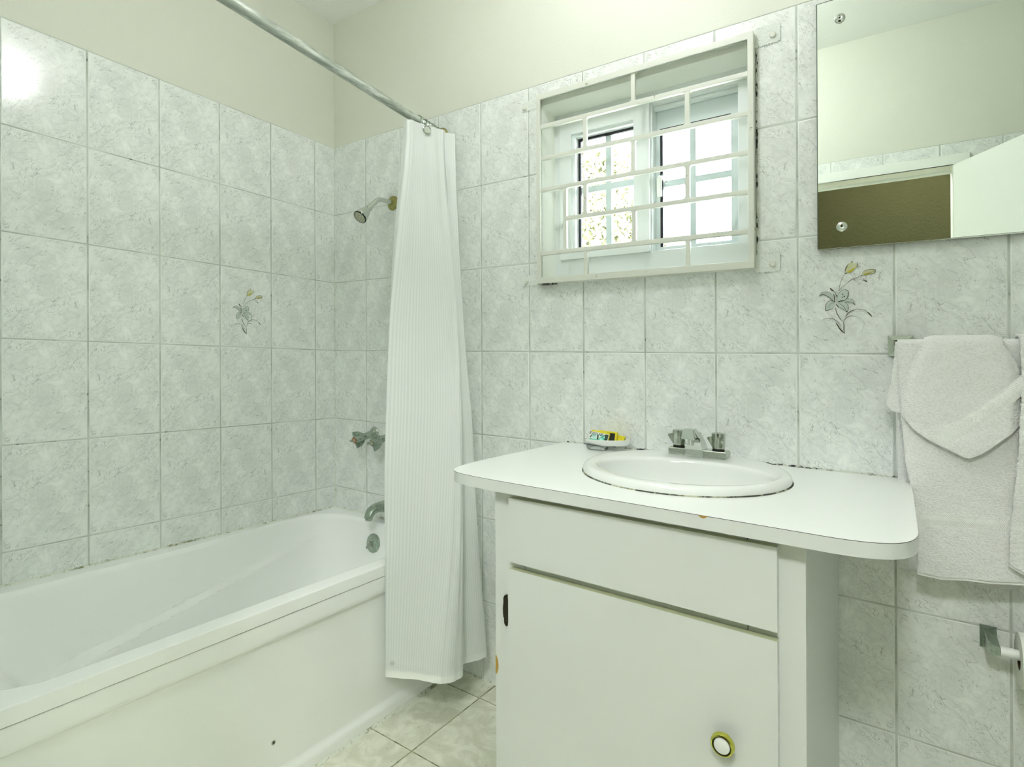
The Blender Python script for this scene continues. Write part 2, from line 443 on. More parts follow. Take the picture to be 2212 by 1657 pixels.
# hall behind the camera
mb = MB(); mb.box(-.6, 4.4, -3.0, -2.9, 0, 2.6); struct(mb.build('wall_hall', M_brown))
mb = MB()
mb.box(-.7, -.6, -2.9, YF - .12, 0, 2.6); mb.box(4.4, 4.5, -2.9, YF - .12, 0, 2.6)
struct(mb.build('wall_hall_side', M_hallwhite))
struct(MB().box(-.7, 4.5, -3.0, YF - .12, -.1, 0).build('floor_hall', M_hallfloor))
struct(MB().box(-.7, 4.5, -3.0, YF - .12, 2.6, 2.7).build('ceiling_hall', M_hallwhite))
LILY_FILL= {'petal': [[(-0.0227,-0.0127),(-0.022,-0.003),(-0.0177,0.0079),(-0.0105,0.0152),(-0.0033,0.0175),(0.002,0.0096),(0.0007,-0.0013),(-0.0058,-0.0093),(-0.0154,-0.013)],[(-0.0275,-0.0125),(-0.0335,-0.0038),(-0.0421,0.0022),(-0.0507,0.0069),(-0.0612,0.0025),(-0.0544,0.012),(-0.042,0.0127),(-0.0335,0.006),(-0.0287,-0.0041)],[(-0.0263,-0.0139),(-0.0336,-0.0087),(-0.0421,-0.0118),(-0.0477,-0.0228),(-0.0465,-0.0327),(-0.0361,-0.031),(-0.0275,-0.0236),(-0.0251,-0.0168)],[(-0.0245,-0.0154),(-0.0154,-0.013),(-0.0059,-0.0135),(0.0007,-0.0206),(0.0018,-0.0303),(-0.0006,-0.0385),(-0.0071,-0.0342),(-0.0155,-0.0269),(-0.0227,-0.0211)],[(-0.007,-0.0127),(0.0013,-0.0062),(0.0096,-0.008),(0.0154,-0.0144),(0.016,-0.0213),(0.0084,-0.0162),(0.0001,-0.0151)],[(-0.0275,-0.0027),(-0.031,0.0114),(-0.0377,0.0223),(-0.0334,0.02),(-0.0262,0.0112),(-0.0232,0.0013)]],'bud': [[(-0.0038,0.0577),(-0.0046,0.0653),(-0.0007,0.0747),(0.0029,0.0799),(0.01,0.0841),(0.0146,0.0776),(0.0217,0.0797),(0.0205,0.0716),(0.028,0.071),(0.0181,0.0691),(0.0122,0.0613),(0.0063,0.0576)],[(0.0308,0.049),(0.0332,0.0556),(0.0389,0.0606),(0.0481,0.0626),(0.0572,0.0612),(0.0583,0.0564),(0.0555,0.0519),(0.0469,0.0519),(0.0389,0.0491)]],'blush': [[(-0.002,0.0589),(0.0052,0.0632),(0.0123,0.0675),(0.0181,0.0691),(0.0122,0.0613),(0.0063,0.0573)],[(0.032,0.0496),(0.0366,0.0526),(0.0447,0.0548),(0.0515,0.0529),(0.0389,0.0495)]]}
LILY_STROKE= [(0.0008,[(-0.0177,0.0121),(-0.0171,0.0204),(-0.0146,0.0328),(-0.0104,0.045),(-0.0044,0.0556)]),(0.0008,[(-0.0171,0.0142),(-0.0117,0.0215),(-0.0009,0.0319),(0.0086,0.0396),(0.0157,0.0429),(0.0239,0.0467),(0.0308,0.0483)]),(0.00109,[(-0.0041,0.0598),(-0.0037,0.0666),(-0.0001,0.0733),(0.0029,0.0799)]),(0.00145,[(0.0082,0.0843),(0.0123,0.0849)]),(0.00109,[(0.0088,0.0808),(0.0117,0.0817)]),(0.00073,[(0.017,0.0781),(0.0193,0.0813),(0.0222,0.079),(0.0205,0.073),(0.024,0.0707),(0.028,0.0717)]),(0.00218,[(-0.005,0.0557),(-0.0008,0.0574)]),(0.00091,[(0.0297,0.0484),(0.0332,0.057),(0.0401,0.0612),(0.0493,0.0628),(0.0572,0.0617),(0.0583,0.0571),(0.0555,0.0519),(0.0481,0.0505),(0.0389,0.0484)]),(0.00073,[(0.0583,0.0605),(0.0549,0.0567),(0.0481,0.0545),(0.0412,0.0523)]),(0.00181,[(0.0279,0.0481),(0.032,0.0486)]),(0.00058,[(0.0168,0.0424),(0.025,0.0442),(0.0343,0.0419),(0.0417,0.0333),(0.0354,0.035),(0.0273,0.0397),(0.0168,0.0424)]),(0.00145,[(0.0331,0.0386),(0.0417,0.033)]),(0.00127,[(-0.0612,0.0025),(-0.0532,0.007),(-0.0421,0.0015),(-0.036,-0.0037),(-0.0275,-0.0125)]),(0.00073,[(-0.0612,0.0025),(-0.0544,0.012),(-0.042,0.0127),(-0.0335,0.006),(-0.0287,-0.0041)]),(0.00218,[(-0.0373,0.0219),(-0.0334,0.0172),(-0.0304,0.0142)]),(0.00181,[(-0.0298,0.0072),(-0.0274,-0.0013),(-0.0269,-0.0139)]),(0.00073,[(-0.0377,0.0223),(-0.0334,0.02),(-0.0262,0.0112),(-0.0232,0.0013)]),(0.00109,[(-0.044,-0.0139),(-0.0465,-0.0215),(-0.0472,-0.0327),(-0.0386,-0.0323),(-0.0288,-0.0278)]),(0.00073,[(-0.0434,-0.0132),(-0.036,-0.0086),(-0.0263,-0.0132)]),(0.00054,[(-0.0422,-0.0273),(-0.036,-0.0177),(-0.0275,-0.0146)]),(0.00181,[(-0.0202,-0.0135),(-0.0142,-0.011),(-0.007,-0.0109)]),(0.00181,[(-0.0245,-0.0189),(-0.0179,-0.0268)]),(0.00073,[(-0.0178,-0.0171),(-0.0083,-0.0244),(-0.0006,-0.0378)]),(0.00073,[(-0.0059,-0.0135),(0.0007,-0.0206),(0.0022,-0.0304),(-0.0006,-0.0385)]),(0.00054,[(-0.0155,-0.0269),(-0.0071,-0.0342),(-0.0006,-0.0385)]),(0.00109,[(-0.0039,0.0166),(0.002,0.0124),(0.0019,0.0028),(-0.0011,-0.0054),(-0.007,-0.0099)]),(0.00054,[(-0.0033,0.0175),(-0.0105,0.0152),(-0.0177,0.0079),(-0.022,-0.003),(-0.0227,-0.0127)]),(0.00109,[(0.0119,-0.0149),(0.016,-0.0216)]),(0.00054,[(-0.0011,-0.0061),(0.0096,-0.008),(0.0154,-0.0144)]),(0.00054,[(-0.0059,-0.0135),(0.006,-0.014),(0.0142,-0.0198)]),(0.00327,[(-0.0238,0.0016),(-0.0223,0.0026)]),(0.0029,[(-0.0106,0.0045),(-0.0093,0.0064)]),(0.0029,[(-0.007,-0.0012),(-0.0058,0.0011)]),(0.0029,[(-0.0112,-0.0016),(-0.01,-0.0029)]),(0.0029,[(-0.0018,-0.0382),(0.0002,-0.0383)]),(0.00127,[(-0.0251,-0.0265),(-0.024,-0.0349),(-0.0216,-0.0434),(-0.0156,-0.0547),(-0.0085,-0.0632)]),(0.00163,[(-0.0085,-0.0632),(-0.0073,-0.0715),(-0.0073,-0.0826),(-0.0062,-0.0909)]),(0.00102,[(-0.0559,-0.0606),(-0.051,-0.0558),(-0.0423,-0.0537),(-0.0325,-0.0542),(-0.0253,-0.0586),(-0.0181,-0.0657),(-0.0133,-0.0742)]),(0.00218,[(-0.0241,-0.0656),(-0.0181,-0.0769),(-0.0121,-0.0853),(-0.0056,-0.0909)]),(0.00054,[(-0.0277,-0.0613),(-0.0181,-0.0727),(-0.0086,-0.0867)]),(0.00163,[(-0.0036,-0.0509),(0.0012,-0.0427),(0.0094,-0.0361),(0.0177,-0.0337)]),(0.0008,[(0.0177,-0.0337),(0.027,-0.0338),(0.0362,-0.0357),(0.0431,-0.0414)]),(0.00218,[(0.042,-0.0403),(0.0465,-0.0456),(0.051,-0.0518)]),(0.00127,[(-0.0079,-0.0632),(-0.0037,-0.055),(0.0035,-0.0497),(0.0117,-0.0486)]),(0.00054,[(0.0117,-0.0486),(0.0223,-0.053)]),(0.00044,[(0.0094,-0.0396),(0.0235,-0.0373),(0.0351,-0.0398),(0.0465,-0.0483)]),(0.00036,[(0.0223,-0.051),(0.0327,-0.0601),(0.0349,-0.0711),(0.0314,-0.0832),(0.0244,-0.092)]),(0.00036,[(0.051,-0.0518),(0.0612,-0.0488),(0.068,-0.0402)])]
LAMP, HALL_FILL, SKY, SUN, EXPO = 28., 35., 9., 1.6, 1.66
def lerp(a, b, t): return a + (b - a) * t
def clamp(x, a=0., b=1.): return max(a, min(b, x))
def sstep(x): x = clamp(x); return x * x * (3 - 2 * x)
def crom(P, t):
    """Catmull-Rom through the points P at t in 0..len-1 (tuples of any length)"""
    n = len(P) - 1; i = min(int(t), n - 1); u = t - i
    p0, p1, p2, p3 = P[max(i - 1, 0)], P[i], P[i + 1], P[min(i + 2, n)]
    return tuple(.5 * (2 * b + (c - a) * u + (2 * a - 5 * b + 4 * c - d) * u * u + (3 * b - 3 * c + d - a) * u ** 3) for a, b, c, d in zip(p0, p1, p2, p3))

# ------------------------------------------------------------------ window: reveal, frame, panes
M_sash = pm('sky_tint_painted_sash', (.60, .67, .67), .3)  # same white aluminium; the sky's bluish light is put into its colour
win = struct(MB().box(WX0 - .004, WX1 + .004, .175, .195, WZ0 - .01, WZ0).build('window_1', M_frame))
def frame_rect(mb, x0, x1, z0, z1, y0, y1, l, r, b, t, bev=.0015):
    mb.box(x0, x0 + l, y0, y1, z0, z1, bev); mb.box(x1 - r, x1, y0, y1, z0, z1, bev)
    mb.box(x0 + l - .001, x1 - r + .001, y0, y1, z0, z0 + b, bev); mb.box(x0 + l - .001, x1 - r + .001, y0, y1, z1 - t, z1, bev)
def wpart(name, mb, mats): o = mb.build(name, mats, win); return o
FX0, FX1, FZ0, FZ1 = 1.080, 1.744, 1.426, 2.008
mb = MB(); frame_rect(mb, FX0, FX1, FZ0, FZ1, .084, .165, .030, .056, .079, .046)
mb.box(1.408, 1.432, .088, .16, FZ0 + .05, FZ1 - .02, .0015)
wpart('window_frame', mb, M_frame)
# inner sliding panel (left half)
mb = MB(); frame_rect(mb, 1.106, 1.427, 1.502, 1.984, .074, .098, .046, .052, .030, .058)
frame_rect(mb, 1.150, 1.377, 1.530, 1.928, .084, .112, .012, .003, .004, .010)
wpart('sliding_sash', mb, M_frame)
mb = MB(); mb.box(1.160, 1.376, .118, .121, 1.53, 1.925)
wpart('pane', mb, M_glass)
mb = MB(); mb.box(1.158, 1.171, .108, .117, 1.534, 1.918); mb.box(1.171, 1.376, .108, .117, 1.910, 1.918)
wpart('gasket', mb, M_gasket)
mb = MB(); mb.box(1.262, 1.282, .112, .127, 1.53, 1.92, .001); mb.box(1.160, 1.376, .1126, .1262, 1.731, 1.752, .001)
wpart('glazing_bar', mb, M_bar)
# outer sash (right half), further out
mb = MB(); frame_rect(mb, 1.428, 1.692, 1.485, 1.963, .122, .146, .017, .032, .038, .066)
wpart('casement_sash', mb, M_sash)
mb = MB(); mb.box(1.445, 1.662, .136, .139, 1.52, 1.90)
wpart('pane', mb, M_glass)
mb = MB(); mb.box(1.445, 1.453, .1235, .134, 1.522, 1.897); mb.box(1.445, 1.66, .1235, .134, 1.888, 1.897)
wpart('gasket', mb, M_gasket)
mb = MB(); mb.box(1.538, 1.556, .126, .142, 1.52, 1.895, .001); mb.box(1.445, 1.66, .127, .142, 1.712, 1.732, .001)
wpart('glazing_bar', mb, M_bar)
mb = MB(); mb.box(1.428, 1.690, .10, .121, 1.952, 1.962, .002); wpart('head_track', mb, M_frame)
mb = MB()
mb.box(1.436, 1.450, .112, .124, 1.690, 1.742, .002)
mb.tube([(1.452, .114, 1.738), (1.452, .096, 1.736), (1.454, .088, 1.728)], .006, 10)
mb.box(1.447, 1.462, .084, .093, 1.672, 1.730, .003)
hd = wpart('window_handle', mb, M_plasticw); hd['label'] = 'white lever handle'
mb = MB().tube([(1.458, .10, 1.742), (1.468, .096, 1.742), (1.474, .094, 1.730), (1.474, .094, 1.712)], .0016, 8); wpart('handle_latch', mb, M_chromeold)
# plastered soffit with a rounded step under the lintel
mb = MB()
prof = [(.0, 2.028), (.002, 2.012), (.020, 2.006), (.045, 2.010), (.075, 2.004), (.088, 2.004), (.088, 2.028)]
mb.prism([(y, z) for y, z in prof], WX0, WX1, 'yz', smooth=False); wpart('window_lintel', mb, M_reveal)
mb = MB(); mb.box(WX0, WX1, 0.0, .085, WZ0 - .004, WZ0 + .006, .002); wpart('window_sill', mb, M_reveal)

# ------------------------------------------------------------------ burglar grille
gr = thing('window_grille', 'white painted iron security grille of staggered bars over the small window', 'window grille', (1.414, 0, 1.41))
YG0, YG1 = -.024, -.012
mb = MB()
for (x0, x1, z0, z1) in ((1.076, 1.752, 2.019, 2.038), (1.076, 1.752, 1.410, 1.430), (1.076, 1.091, 1.428, 2.021), (1.737, 1.752, 1.428, 2.021)):
    mb.box(x0, x1, -.028, -.0225, z0, z1, .0015)
mb.box(1.076, 1.752, -.024, .0, 2.034, 2.038, .001); mb.box(1.076, 1.752, -.024, .0, 1.410, 1.414, .001)
mb.box(1.076, 1.080, -.024, .0, 1.412, 2.036, .001); mb.box(1.748, 1.752, -.024, .0, 1.412, 2.036, .001)
mb.build('outer_frame', M_grille, gr)
def webbed(mb, x, z, sx, sz):
    r = .0075; pts = [(x, z)] + [(x + sx * (r - r * math.cos(a)), z + sz * (r - r * math.sin(a))) for a in [PI / 2 * k / 4 for k in range(5)]]
    mb.prism(pts, YG0 + .001, YG1 - .001)
hb = [(1.930, 1.086, 1.742), (1.825, 1.086, 1.742), (1.720, 1.086, 1.742), (1.615, 1.180, 1.742), (1.510, 1.086, 1.742)]
for z, a, b in hb:
    MB().box(a, b, YG0, YG1, z - .0065, z + .0065, .0012).build('horizontal_bar', M_grille, gr)
for x, z0, z1 in ((1.414, 1.93, 2.03), (1.575, 1.825, 1.93), (1.253, 1.825, 1.93), (1.413, 1.72, 1.825), (1.575, 1.615, 1.72), (1.253, 1.615, 1.72), (1.180, 1.51, 1.72), (1.415, 1.51, 1.615), (1.575, 1.42, 1.51), (1.254, 1.42, 1.51)):
    mb = MB().box(x - .0065, x + .0065, YG0 + .0006, YG1 - .0006, z0 + .006, z1 - .006, .001)
    for sx in (-1, 1):
        webbed(mb, x + sx * .0062, z0 + .0062, sx, 1); webbed(mb, x + sx * .0062, z1 - .0062, sx, -1)
    mb.build('vertical_bar', M_grille, gr)
for x, z, sx in ((1.017, 2.022, 1), (1.020, 1.426, 1), (1.796, 2.026, -1), (1.793, 1.424, -1)):
    xe = 1.078 if sx > 0 else 1.750; mb = MB(); n = 26; rnd = random.Random(int(x * 1000))
    a, b = sorted((x - sx * .018, xe))
    poly = []
    hh = .024 if sx < 0 else .017
    for k in range(n):
        t = k / (n - 1); poly.append((lerp(a, b, t), z - hh - rnd.uniform(-.003, .003)))
    for k in range(n):
        t = 1 - k / (n - 1); poly.append((lerp(a, b, t), z + hh + rnd.uniform(-.004, .004)))
    mb.prism(poly, -.0022, -.0052 if sx < 0 else -.0042)
    mb.build('plaster_patch', M_plaster, gr)
    MB().lathe((x, -.004, z - .004), (0, -1, 0), [(.0085, 0), (.0085, .003), (.006, .006), (0, .007)], 16).build('bolt_head', M_grille, gr)

mb = MB().box(1.078, 1.142, -.026, -.002, 1.4070, 1.4096); rough_strip(mb, (1.7535, -.0025, 1.44), (1.7535, -.0025, 2.0), .0035, (0, -1, 0), (1, 0, 0), 90, .9)
mb.build('dark_joint', M_caulk2, gr, fix=False)

# ------------------------------------------------------------------ bathtub
def rr(x0, x1, y0, y1, r, ns=22, nc=12):
    """rounded rectangle; r = radius of the far-front, far-left, near-left, near-front corner"""
    cs = [(x1 - r[0], y1 - r[0], r[0], 0), (x0 + r[1], y1 - r[1], r[1], 90), (x0 + r[2], y0 + r[2], r[2], 180), (x1 - r[3], y0 + r[3], r[3], 270)]
    arcs = [[(cx + q * math.cos(math.radians(a + 90 * k / nc)), cy + q * math.sin(math.radians(a + 90 * k / nc))) for k in range(nc + 1)] for cx, cy, q, a in cs]
    out = []
    for k in range(4):
        out += arcs[k]; p, q = arcs[k][-1], arcs[(k + 1) % 4][0]
        out += [(lerp(p[0], q[0], j / ns), lerp(p[1], q[1], j / ns)) for j in range(1, ns)]
    return out
ZT = .492
def tubring(x0, x1, y0, y1, r, z, taper=1.0):
    out = []
    for x, y in rr(x0, x1, y0, y1, r):
        x += -.028 * taper * sstep((y + .74) / .42) * clamp(1 - (x - x0) / (x1 - x0))
        zr = .415 + (y + .15) * .172; s = .050 * clamp((-.12 - y) / .9) * sstep((y + 1.24) / .10)
        x += s * sstep((zr + .002 - z) / .009) * sstep((.32 - x) / .10) * sstep((z - .10) / .03)
        out.append((x, y, z))
    return out
tub = thing('bathtub', 'white built-in bathtub along the marbled tile wall', 'bathtub', (.355, -.73, 0))
mb = MB()
O = rr(.0035, .711, -1.4585, -.0035, (.004,) * 4)
rings = [[(x, y, ZT - .034) for x, y in O], [(x, y, ZT - .005) for x, y in O]]
O2 = rr(.005, .7095, -1.457, -.005, (.004,) * 4); rings.append([(x, y, ZT - .0015) for x, y in O2])
O3 = rr(.009, .705, -1.453, -.009, (.004,) * 4); rings.append([(x, y, ZT) for x, y in O3])
rad = (.11, .13, .16, .125)
for ins, dz in ((-.002, 0), (.0015, -.001), (.005, -.004), (.009, -.012)):
    rings.append(tubring(.062 + ins, .658 - ins, -1.320 + ins, -.052 - ins, rad, ZT + dz))
N = 84
for k in range(1, N + 1):
    t = k / N; z = lerp(ZT - .012, .150, t)
    rings.append(tubring(lerp(.071, .125, t), lerp(.649, .585, t), lerp(-1.311, -1.00, t), lerp(-.061, -.125, t), (.12, .14, .16, .13), z, 1 - t))
for ins, z in ((.008, .136), (.022, .124), (.045, .117), (.09, .113), (.15, .112)):
    rings.append(tubring(.125 + ins, .585 - ins, -1.00 + ins, -.125 - ins, (.07,) * 4, z, 0))
mb.rings(rings); mb.add(rings[-1], [list(range(len(rings[-1])))], 0, True)
mb.build('tub_shell', M_ename, tub)
# apron: profile (x, z) run along the tub
pr_ = [(.690, .4575), (.7055, .4575), (.7085, .4550), (.7095, .4500), (.7098, .4140), (.7090, .4070), (.7060, .4020), (.7015, .3990), (.6985, .3950), (.6975, .3880), (.6975, .0560), (.6985, .0480), (.7030, .0400), (.7068, .0340), (.7080, .0260), (.7085, .0010), (.690, .0010)]
mb = MB(); mb.rings([[(x, y, z) for x, z in pr_] for y in (-1.459, -.004)], closed_u=True, cap=True)
mb.build('apron', M_ename, tub)
mb = MB().box(.690, .7065, -1.458, -.004, .4572, .4584); mb.build('apron_gap', M_black, tub)
mb = MB().lathe((.6975, -.747, .128), (1, 0, 0), [(.0060, 0), (.0060, .0012), (.0042, .0018), (.003, .0006), (0, .0006)], 18); sc_ = mb.build('fixing_screw', M_chromeold, tub)
mb = MB().lathe((.6984, -.747, .128), (1, 0, 0), [(.0024, 0), (.0024, .0006), (0, .0006)], 14); mb.build('screw_recess', M_black, tub)
mb = MB()
rough_strip(mb, (.0025, -1.458, ZT - .001), (.0025, -.004, ZT - .001), .0055, (1, 0, 0), (0, 0, 1), 220, .8)
rough_strip(mb, (.004, -.0025, ZT - .001), (.705, -.0025, ZT - .001), .0055, (0, -1, 0), (0, 0, 1), 110, .8)
mb.build('sealant_joint', M_caulk, tub, fix=False)
mb = MB(); rough_strip(mb, (.7075, -1.458, .0), (.7075, -.004, .0), .009, (1, 0, 0), (0, 0, 1), 160, .5)
mb.build('floor_sealant', M_caulk, tub, fix=False)
# overflow plate on the end wall of the tub
def overflow():
    c = Vector((.330, -.0745, .412)); nrm = Vector((0, -1, .19)).normalized()
    up = Vector((0, .19, 1)).normalized(); rt = Vector((1, 0, 0))
    mb = MB().lathe(c, nrm, [(.037, -.004), (.037, .003), (.034, .0048), (.012, .006), (0, .006)], 40)
    p = mb.build('overflow_plate', M_chromedull, tub)
    mb = MB().tube([c + nrm * .004, c + nrm * .013], .0075, 14)
    a = c + nrm * .013; b = a + nrm * .010 + (up * -.85 + rt * -.5) * .024
    mb.tube([a + up * .004, b], [.0065, .0042], 12); mb.build('drain_lever', M_chromeold, tub)
    for s in (-1, 1):
        q = c + (rt * .9 - up * .35 * 1) * (.019 * s) + nrm * .0055
        MB().lathe(q, nrm, [(.0042, 0), (.0040, .0015), (.0015, .0022), (0, .0014)], 12).build('plate_screw', M_chromeold, tub)
overflow()

# ------------------------------------------------------------------ shower head, taps, spout on the back wall
sh = thing('wall_shower', 'chrome shower head on a bent arm high on the tiled wall', 'shower', (.374, -.003, 1.785))
MB().lathe((.374, -.002, 1.786), (0, -1, 0), [(.030, 0), (.029, .003), (.021, .007), (.012, .009)], 32, cap1=True).build('wall_flange', M_brass, sh)
arm = [(.374, -.004, 1.786), (.374, -.03, 1.7855), (.374, -.062, 1.7845), (.374, -.078, 1.781), (.374, -.092, 1.772), (.374, -.106, 1.759), (.374, -.130, 1.735)]
MB().tube([crom(arm, t * (len(arm) - 1) / 30) for t in range(31)], .0095, 20).build('shower_arm', M_chrome, sh)
d = Vector((0, -.70, -.714)).normalized(); c0 = Vector((.374, -.124, 1.741))
MB().lathe(c0, d, [(.0125, 0), (.0125, .010), (.0105, .012), (.0115, .014), (.0115, .022)], 24, cap0=True, cap1=True).build('swivel_collar', M_chrome, sh)
c1 = c0 + d * .018
MB().lathe(c1, d, [(.006, 0), (.0145, .002), (.0165, .008), (.0250, .040), (.0265, .052), (.0250, .055), (.0235, .052)], 12, smooth=False).build('spray_cone', M_chrome, sh)
c2 = c1 + d * .0545
mb = MB().lathe(c2, d, [(.0262, -.004), (.0258, .001), (.0235, .0015)], 36, mat=1)
mb.lathe(c2, d, [(.0235, .0004), (0, .0004)], 36, mat=0)
for k in range(14):
    a = 2 * PI * k / 7; r = .009 if k < 7 else .017
    p = c2 + Vector((1, 0, 0)) * r * math.cos(a + (k > 6) * .4) + d.cross(Vector((1, 0, 0))) * r * math.sin(a + (k > 6) * .4)
    mb.lathe(p + d * .0004, d, [(.0013, 0), (.0013, .0005), (0, .0005)], 8, mat=1)
mb.build('spray_plate', [pm('limescaled_plate', (.46, .48, .36), .5), M_black], sh)

def valve(x, z, label, cap):
    t = thing('bath_tap', label, 'tap', (x, -.003, z), None)
    MB().lathe((x, -.002, z), (0, -1, 0), [(.0245, 0), (.024, .003), (.021, .006), (.015, .008), (.0135, .012), (.0115, .014)], 32).build('wall_flange', M_chromeold, t)
    zz = z - .022
    MB().tube([(x, -.008, z), (x, -.026, z - .004), (x, -.05, z - .010)], [.0115, .0125, .0135], 20).build('valve_stem', M_chromedull, t)
    ax_ = Vector((0, -1, -.20)).normalized(); c = Vector((x, -.040, z - .009)); L = .070
    mb = MB().lathe(c, ax_, [(.0135, 0), (.0145, .006), (.0150, L - .004), (.0135, L)], 14, smooth=False)
    u = Vector((1, 0, 0)); w = ax_.cross(u)
    for k in range(4):
        a = PI / 2 * k + .22; r = (u * math.cos(a) + w * math.sin(a)); q = ax_.cross(r) * .0042
        P = [c + ax_ * (L * .25) + r * .013, c + ax_ * (L * .98) + r * .013, c + ax_ * (L * .96) + r * .034, c + ax_ * (L * .62) + r * .030]
        V = [p + q for p in P] + [p - q for p in P]
        mb.add(V, [[0, 1, 2, 3], [7, 6, 5, 4], [0, 3, 7, 4], [1, 0, 4, 5], [2, 1, 5, 6], [3, 2, 6, 7]])
    mb.build('cross_handle', M_chromedull, t)
    e = c + ax_ * L
    o = MB().lathe(e, ax_, [(.0135, -.001), (.0125, .0012), (.0085, .0018)], 24, cap1=False).build('cap_ring', cap, t)
    MB().lathe(e, ax_, [(.0085, .0016), (.002, .0022), (0, .0012)], 20).build('index_cap', pm('worn_cap', (.34, .34, .24), .5), t)
    return t
valve(.258, .843, 'chrome cross-handle bath tap with a rusty red cap ring', pm('rusty_ring', (.30, .09, .03), .6))
valve(.361, .842, 'chrome cross-handle bath tap half hidden by the curtain, grey cap ring', pm('grey_ring', (.16, .17, .13), .5))
sp = thing('bath_spout', 'dull chrome bath spout above the tub end, partly behind the curtain', 'bath spout', (.362, -.003, .53))
path = [(-.002, .556, .027, .024), (-.03, .558, .026, .023), (-.06, .560, .024, .020), (-.09, .560, .022, .016), (-.112, .553, .020, .014), (-.124, .540, .018, .012), (-.128, .526, .017, .012)]
rings = []
for k in range(37):
    y, z, hw, hh = crom(path, k * (len(path) - 1) / 36)
    y2, z2, _, _ = crom(path, min(k + .5, 36) * (len(path) - 1) / 36); y1, z1, _, _ = crom(path, max(k - .5, 0) * (len(path) - 1) / 36)
    tv = Vector((0, y2 - y1, z2 - z1)).normalized(); nv = Vector((1, 0, 0)).cross(tv)
    rings.append([tuple(Vector((.362, y, z)) + Vector((1, 0, 0)) * hw * math.copysign(abs(math.cos(a)) ** .6, math.cos(a)) + nv * hh * math.copysign(abs(math.sin(a)) ** .6, math.sin(a))) for a in [2 * PI * j / 28 for j in range(28)]])
MB().rings(rings, cap=True).build('spout_body', M_chromedull, sp)
MB().lathe((.362, -.1275, .5275), (0, 0, -1), [(.013, 0), (.013, .007), (.010, .008), (.010, .002), (0, .002)], 24).build('spout_outlet', M_chromeold, sp)

# ------------------------------------------------------------------ curtain rod, rings, curtain
RA, RB = Vector((.640, -.002, 2.004)), Vector((.742, -1.458, 2.046))
rod = thing('shower_curtain_rod', 'long galvanised metal curtain rod running above the bathtub', 'curtain rod', tuple(RA))
MB().tube([RA.lerp(RB, k / 12) for k in range(13)], .0155, 28).build('rod_tube', M_galv, rod)
for P, s in ((RA, -1), (RB, 1)):
    MB().lathe((P.x, 0 if s < 0 else YF, P.z), (0, s, 0), [(.029, .0025), (.028, .007), (.023, .011), (.021, .02), (.016, .02)], 28).build('rod_flange', M_brass, rod)
rdir = (RB - RA).normalized()
def make_ring(k, y):
    t = (y + .002) / (-1.456); c = RA.lerp(RB, t) + Vector((0, 0, -.006)); rnd = random.Random(k)
    a = rdir + Vector((rnd.uniform(-.25, .25), 0, rnd.uniform(-.2, .2))); a.normalize()
    u = a.cross(Vector((0, 0, 1))).normalized(); w = u.cross(a)
    pts = [c + u * math.cos(q) * .0222 + w * math.sin(q) * .0235 for q in [2 * PI * j / 28 for j in range(28)]]
    o = MB().tube(pts, .0019, 8, closed=True).build('curtain_ring', M_chromedull)
    tag(o, 'thin metal wire ring bunched with others on the rod above the curtain', 'curtain ring', 'wire rings holding the shower curtain'); return o
for k in range(9): make_ring(k, -.148 + .0135 * k)

LV = [ # height, then the outline of the hanging cloth seen from above
 (1.963, [(.655, -.09), (.672, -.228), (.704, -.236), (.722, -.177), (.742, -.124), (.745, -.113), (.730, -.102), (.757, -.063), (.71, -.03)]),
 (1.85, [(.645, -.10), (.670, -.240), (.704, -.241), (.728, -.183), (.748, -.128), (.751, -.116), (.734, -.105), (.765, -.071), (.71, -.03)]),
 (1.55, [(.64, -.12), (.664, -.268), (.704, -.281), (.750, -.200), (.788, -.142), (.792, -.130), (.765, -.118), (.791, -.085), (.73, -.03)]),
 (1.25, [(.65, -.15), (.676, -.298), (.708, -.322), (.780, -.226), (.830, -.162), (.833, -.148), (.803, -.136), (.821, -.097), (.745, -.03)]),
 (.95, [(.69, -.22), (.692, -.318), (.714, -.347), (.800, -.246), (.866, -.196), (.872, -.178), (.840, -.160), (.860, -.106), (.775, -.03)]),
 (.55, [(.735, -.28), (.722, -.340), (.722, -.366), (.812, -.290), (.890, -.234), (.900, -.204), (.858, -.178), (.890, -.114), (.805, -.03)]),
 (.145, [(.76, -.31), (.736, -.350), (.724, -.373), (.813, -.331), (.896, -.299), (.920, -.236), (.878, -.176), (.906, -.090), (.825, -.03)])]
LV = LV[::-1]
def curtain_at(z):
    zs = [l[0] for l in LV]; i = 0
    while i < len(zs) - 2 and z > zs[i + 1]: i += 1
    t = i + (z - zs[i]) / (zs[i + 1] - zs[i])
    flat = [tuple(c for p in l[1] for c in p) for l in LV]; f = crom(flat, clamp(t, 0, len(zs) - 1))
    return [(f[2 * k], f[2 * k + 1]) for k in range(9)]
NS = 14
def curtain_row(z):
    P = curtain_at(z); out = []
    P[2] = (P[2][0] + .002, P[2][1] - .003)
    for k in range(8 * NS + 1):
        s = k / NS; x, y = crom(P, s)
        w = sstep(z / 1.975 * 1.2)
        fold = .0032 * math.sin(s * 9 + z * .8) * (1 - .3 * w) + .004 * mnoise.noise(Vector((s * 1.7, z * 2.2, 3.1)))
        cr = sum(.0016 * math.exp(-((z - zc - .006 * math.sin(s * 1.3)) / .004) ** 2) for zc in (.62, .99, 1.31, 1.66))
        i = min(int(s), 7); tx, ty = P[i + 1][0] - P[i][0], P[i + 1][1] - P[i][1]; L = math.hypot(tx, ty) or 1
        nx, ny = -ty / L, tx / L
        if z < .52: fold = max(fold, 0) if nx > 0 else min(fold, 0)
        out.append((x + nx * (fold + cr) * (1 if nx > 0 else -1), y + ny * fold, z))
    return out
base = curtain_row(.145); arc = [0]
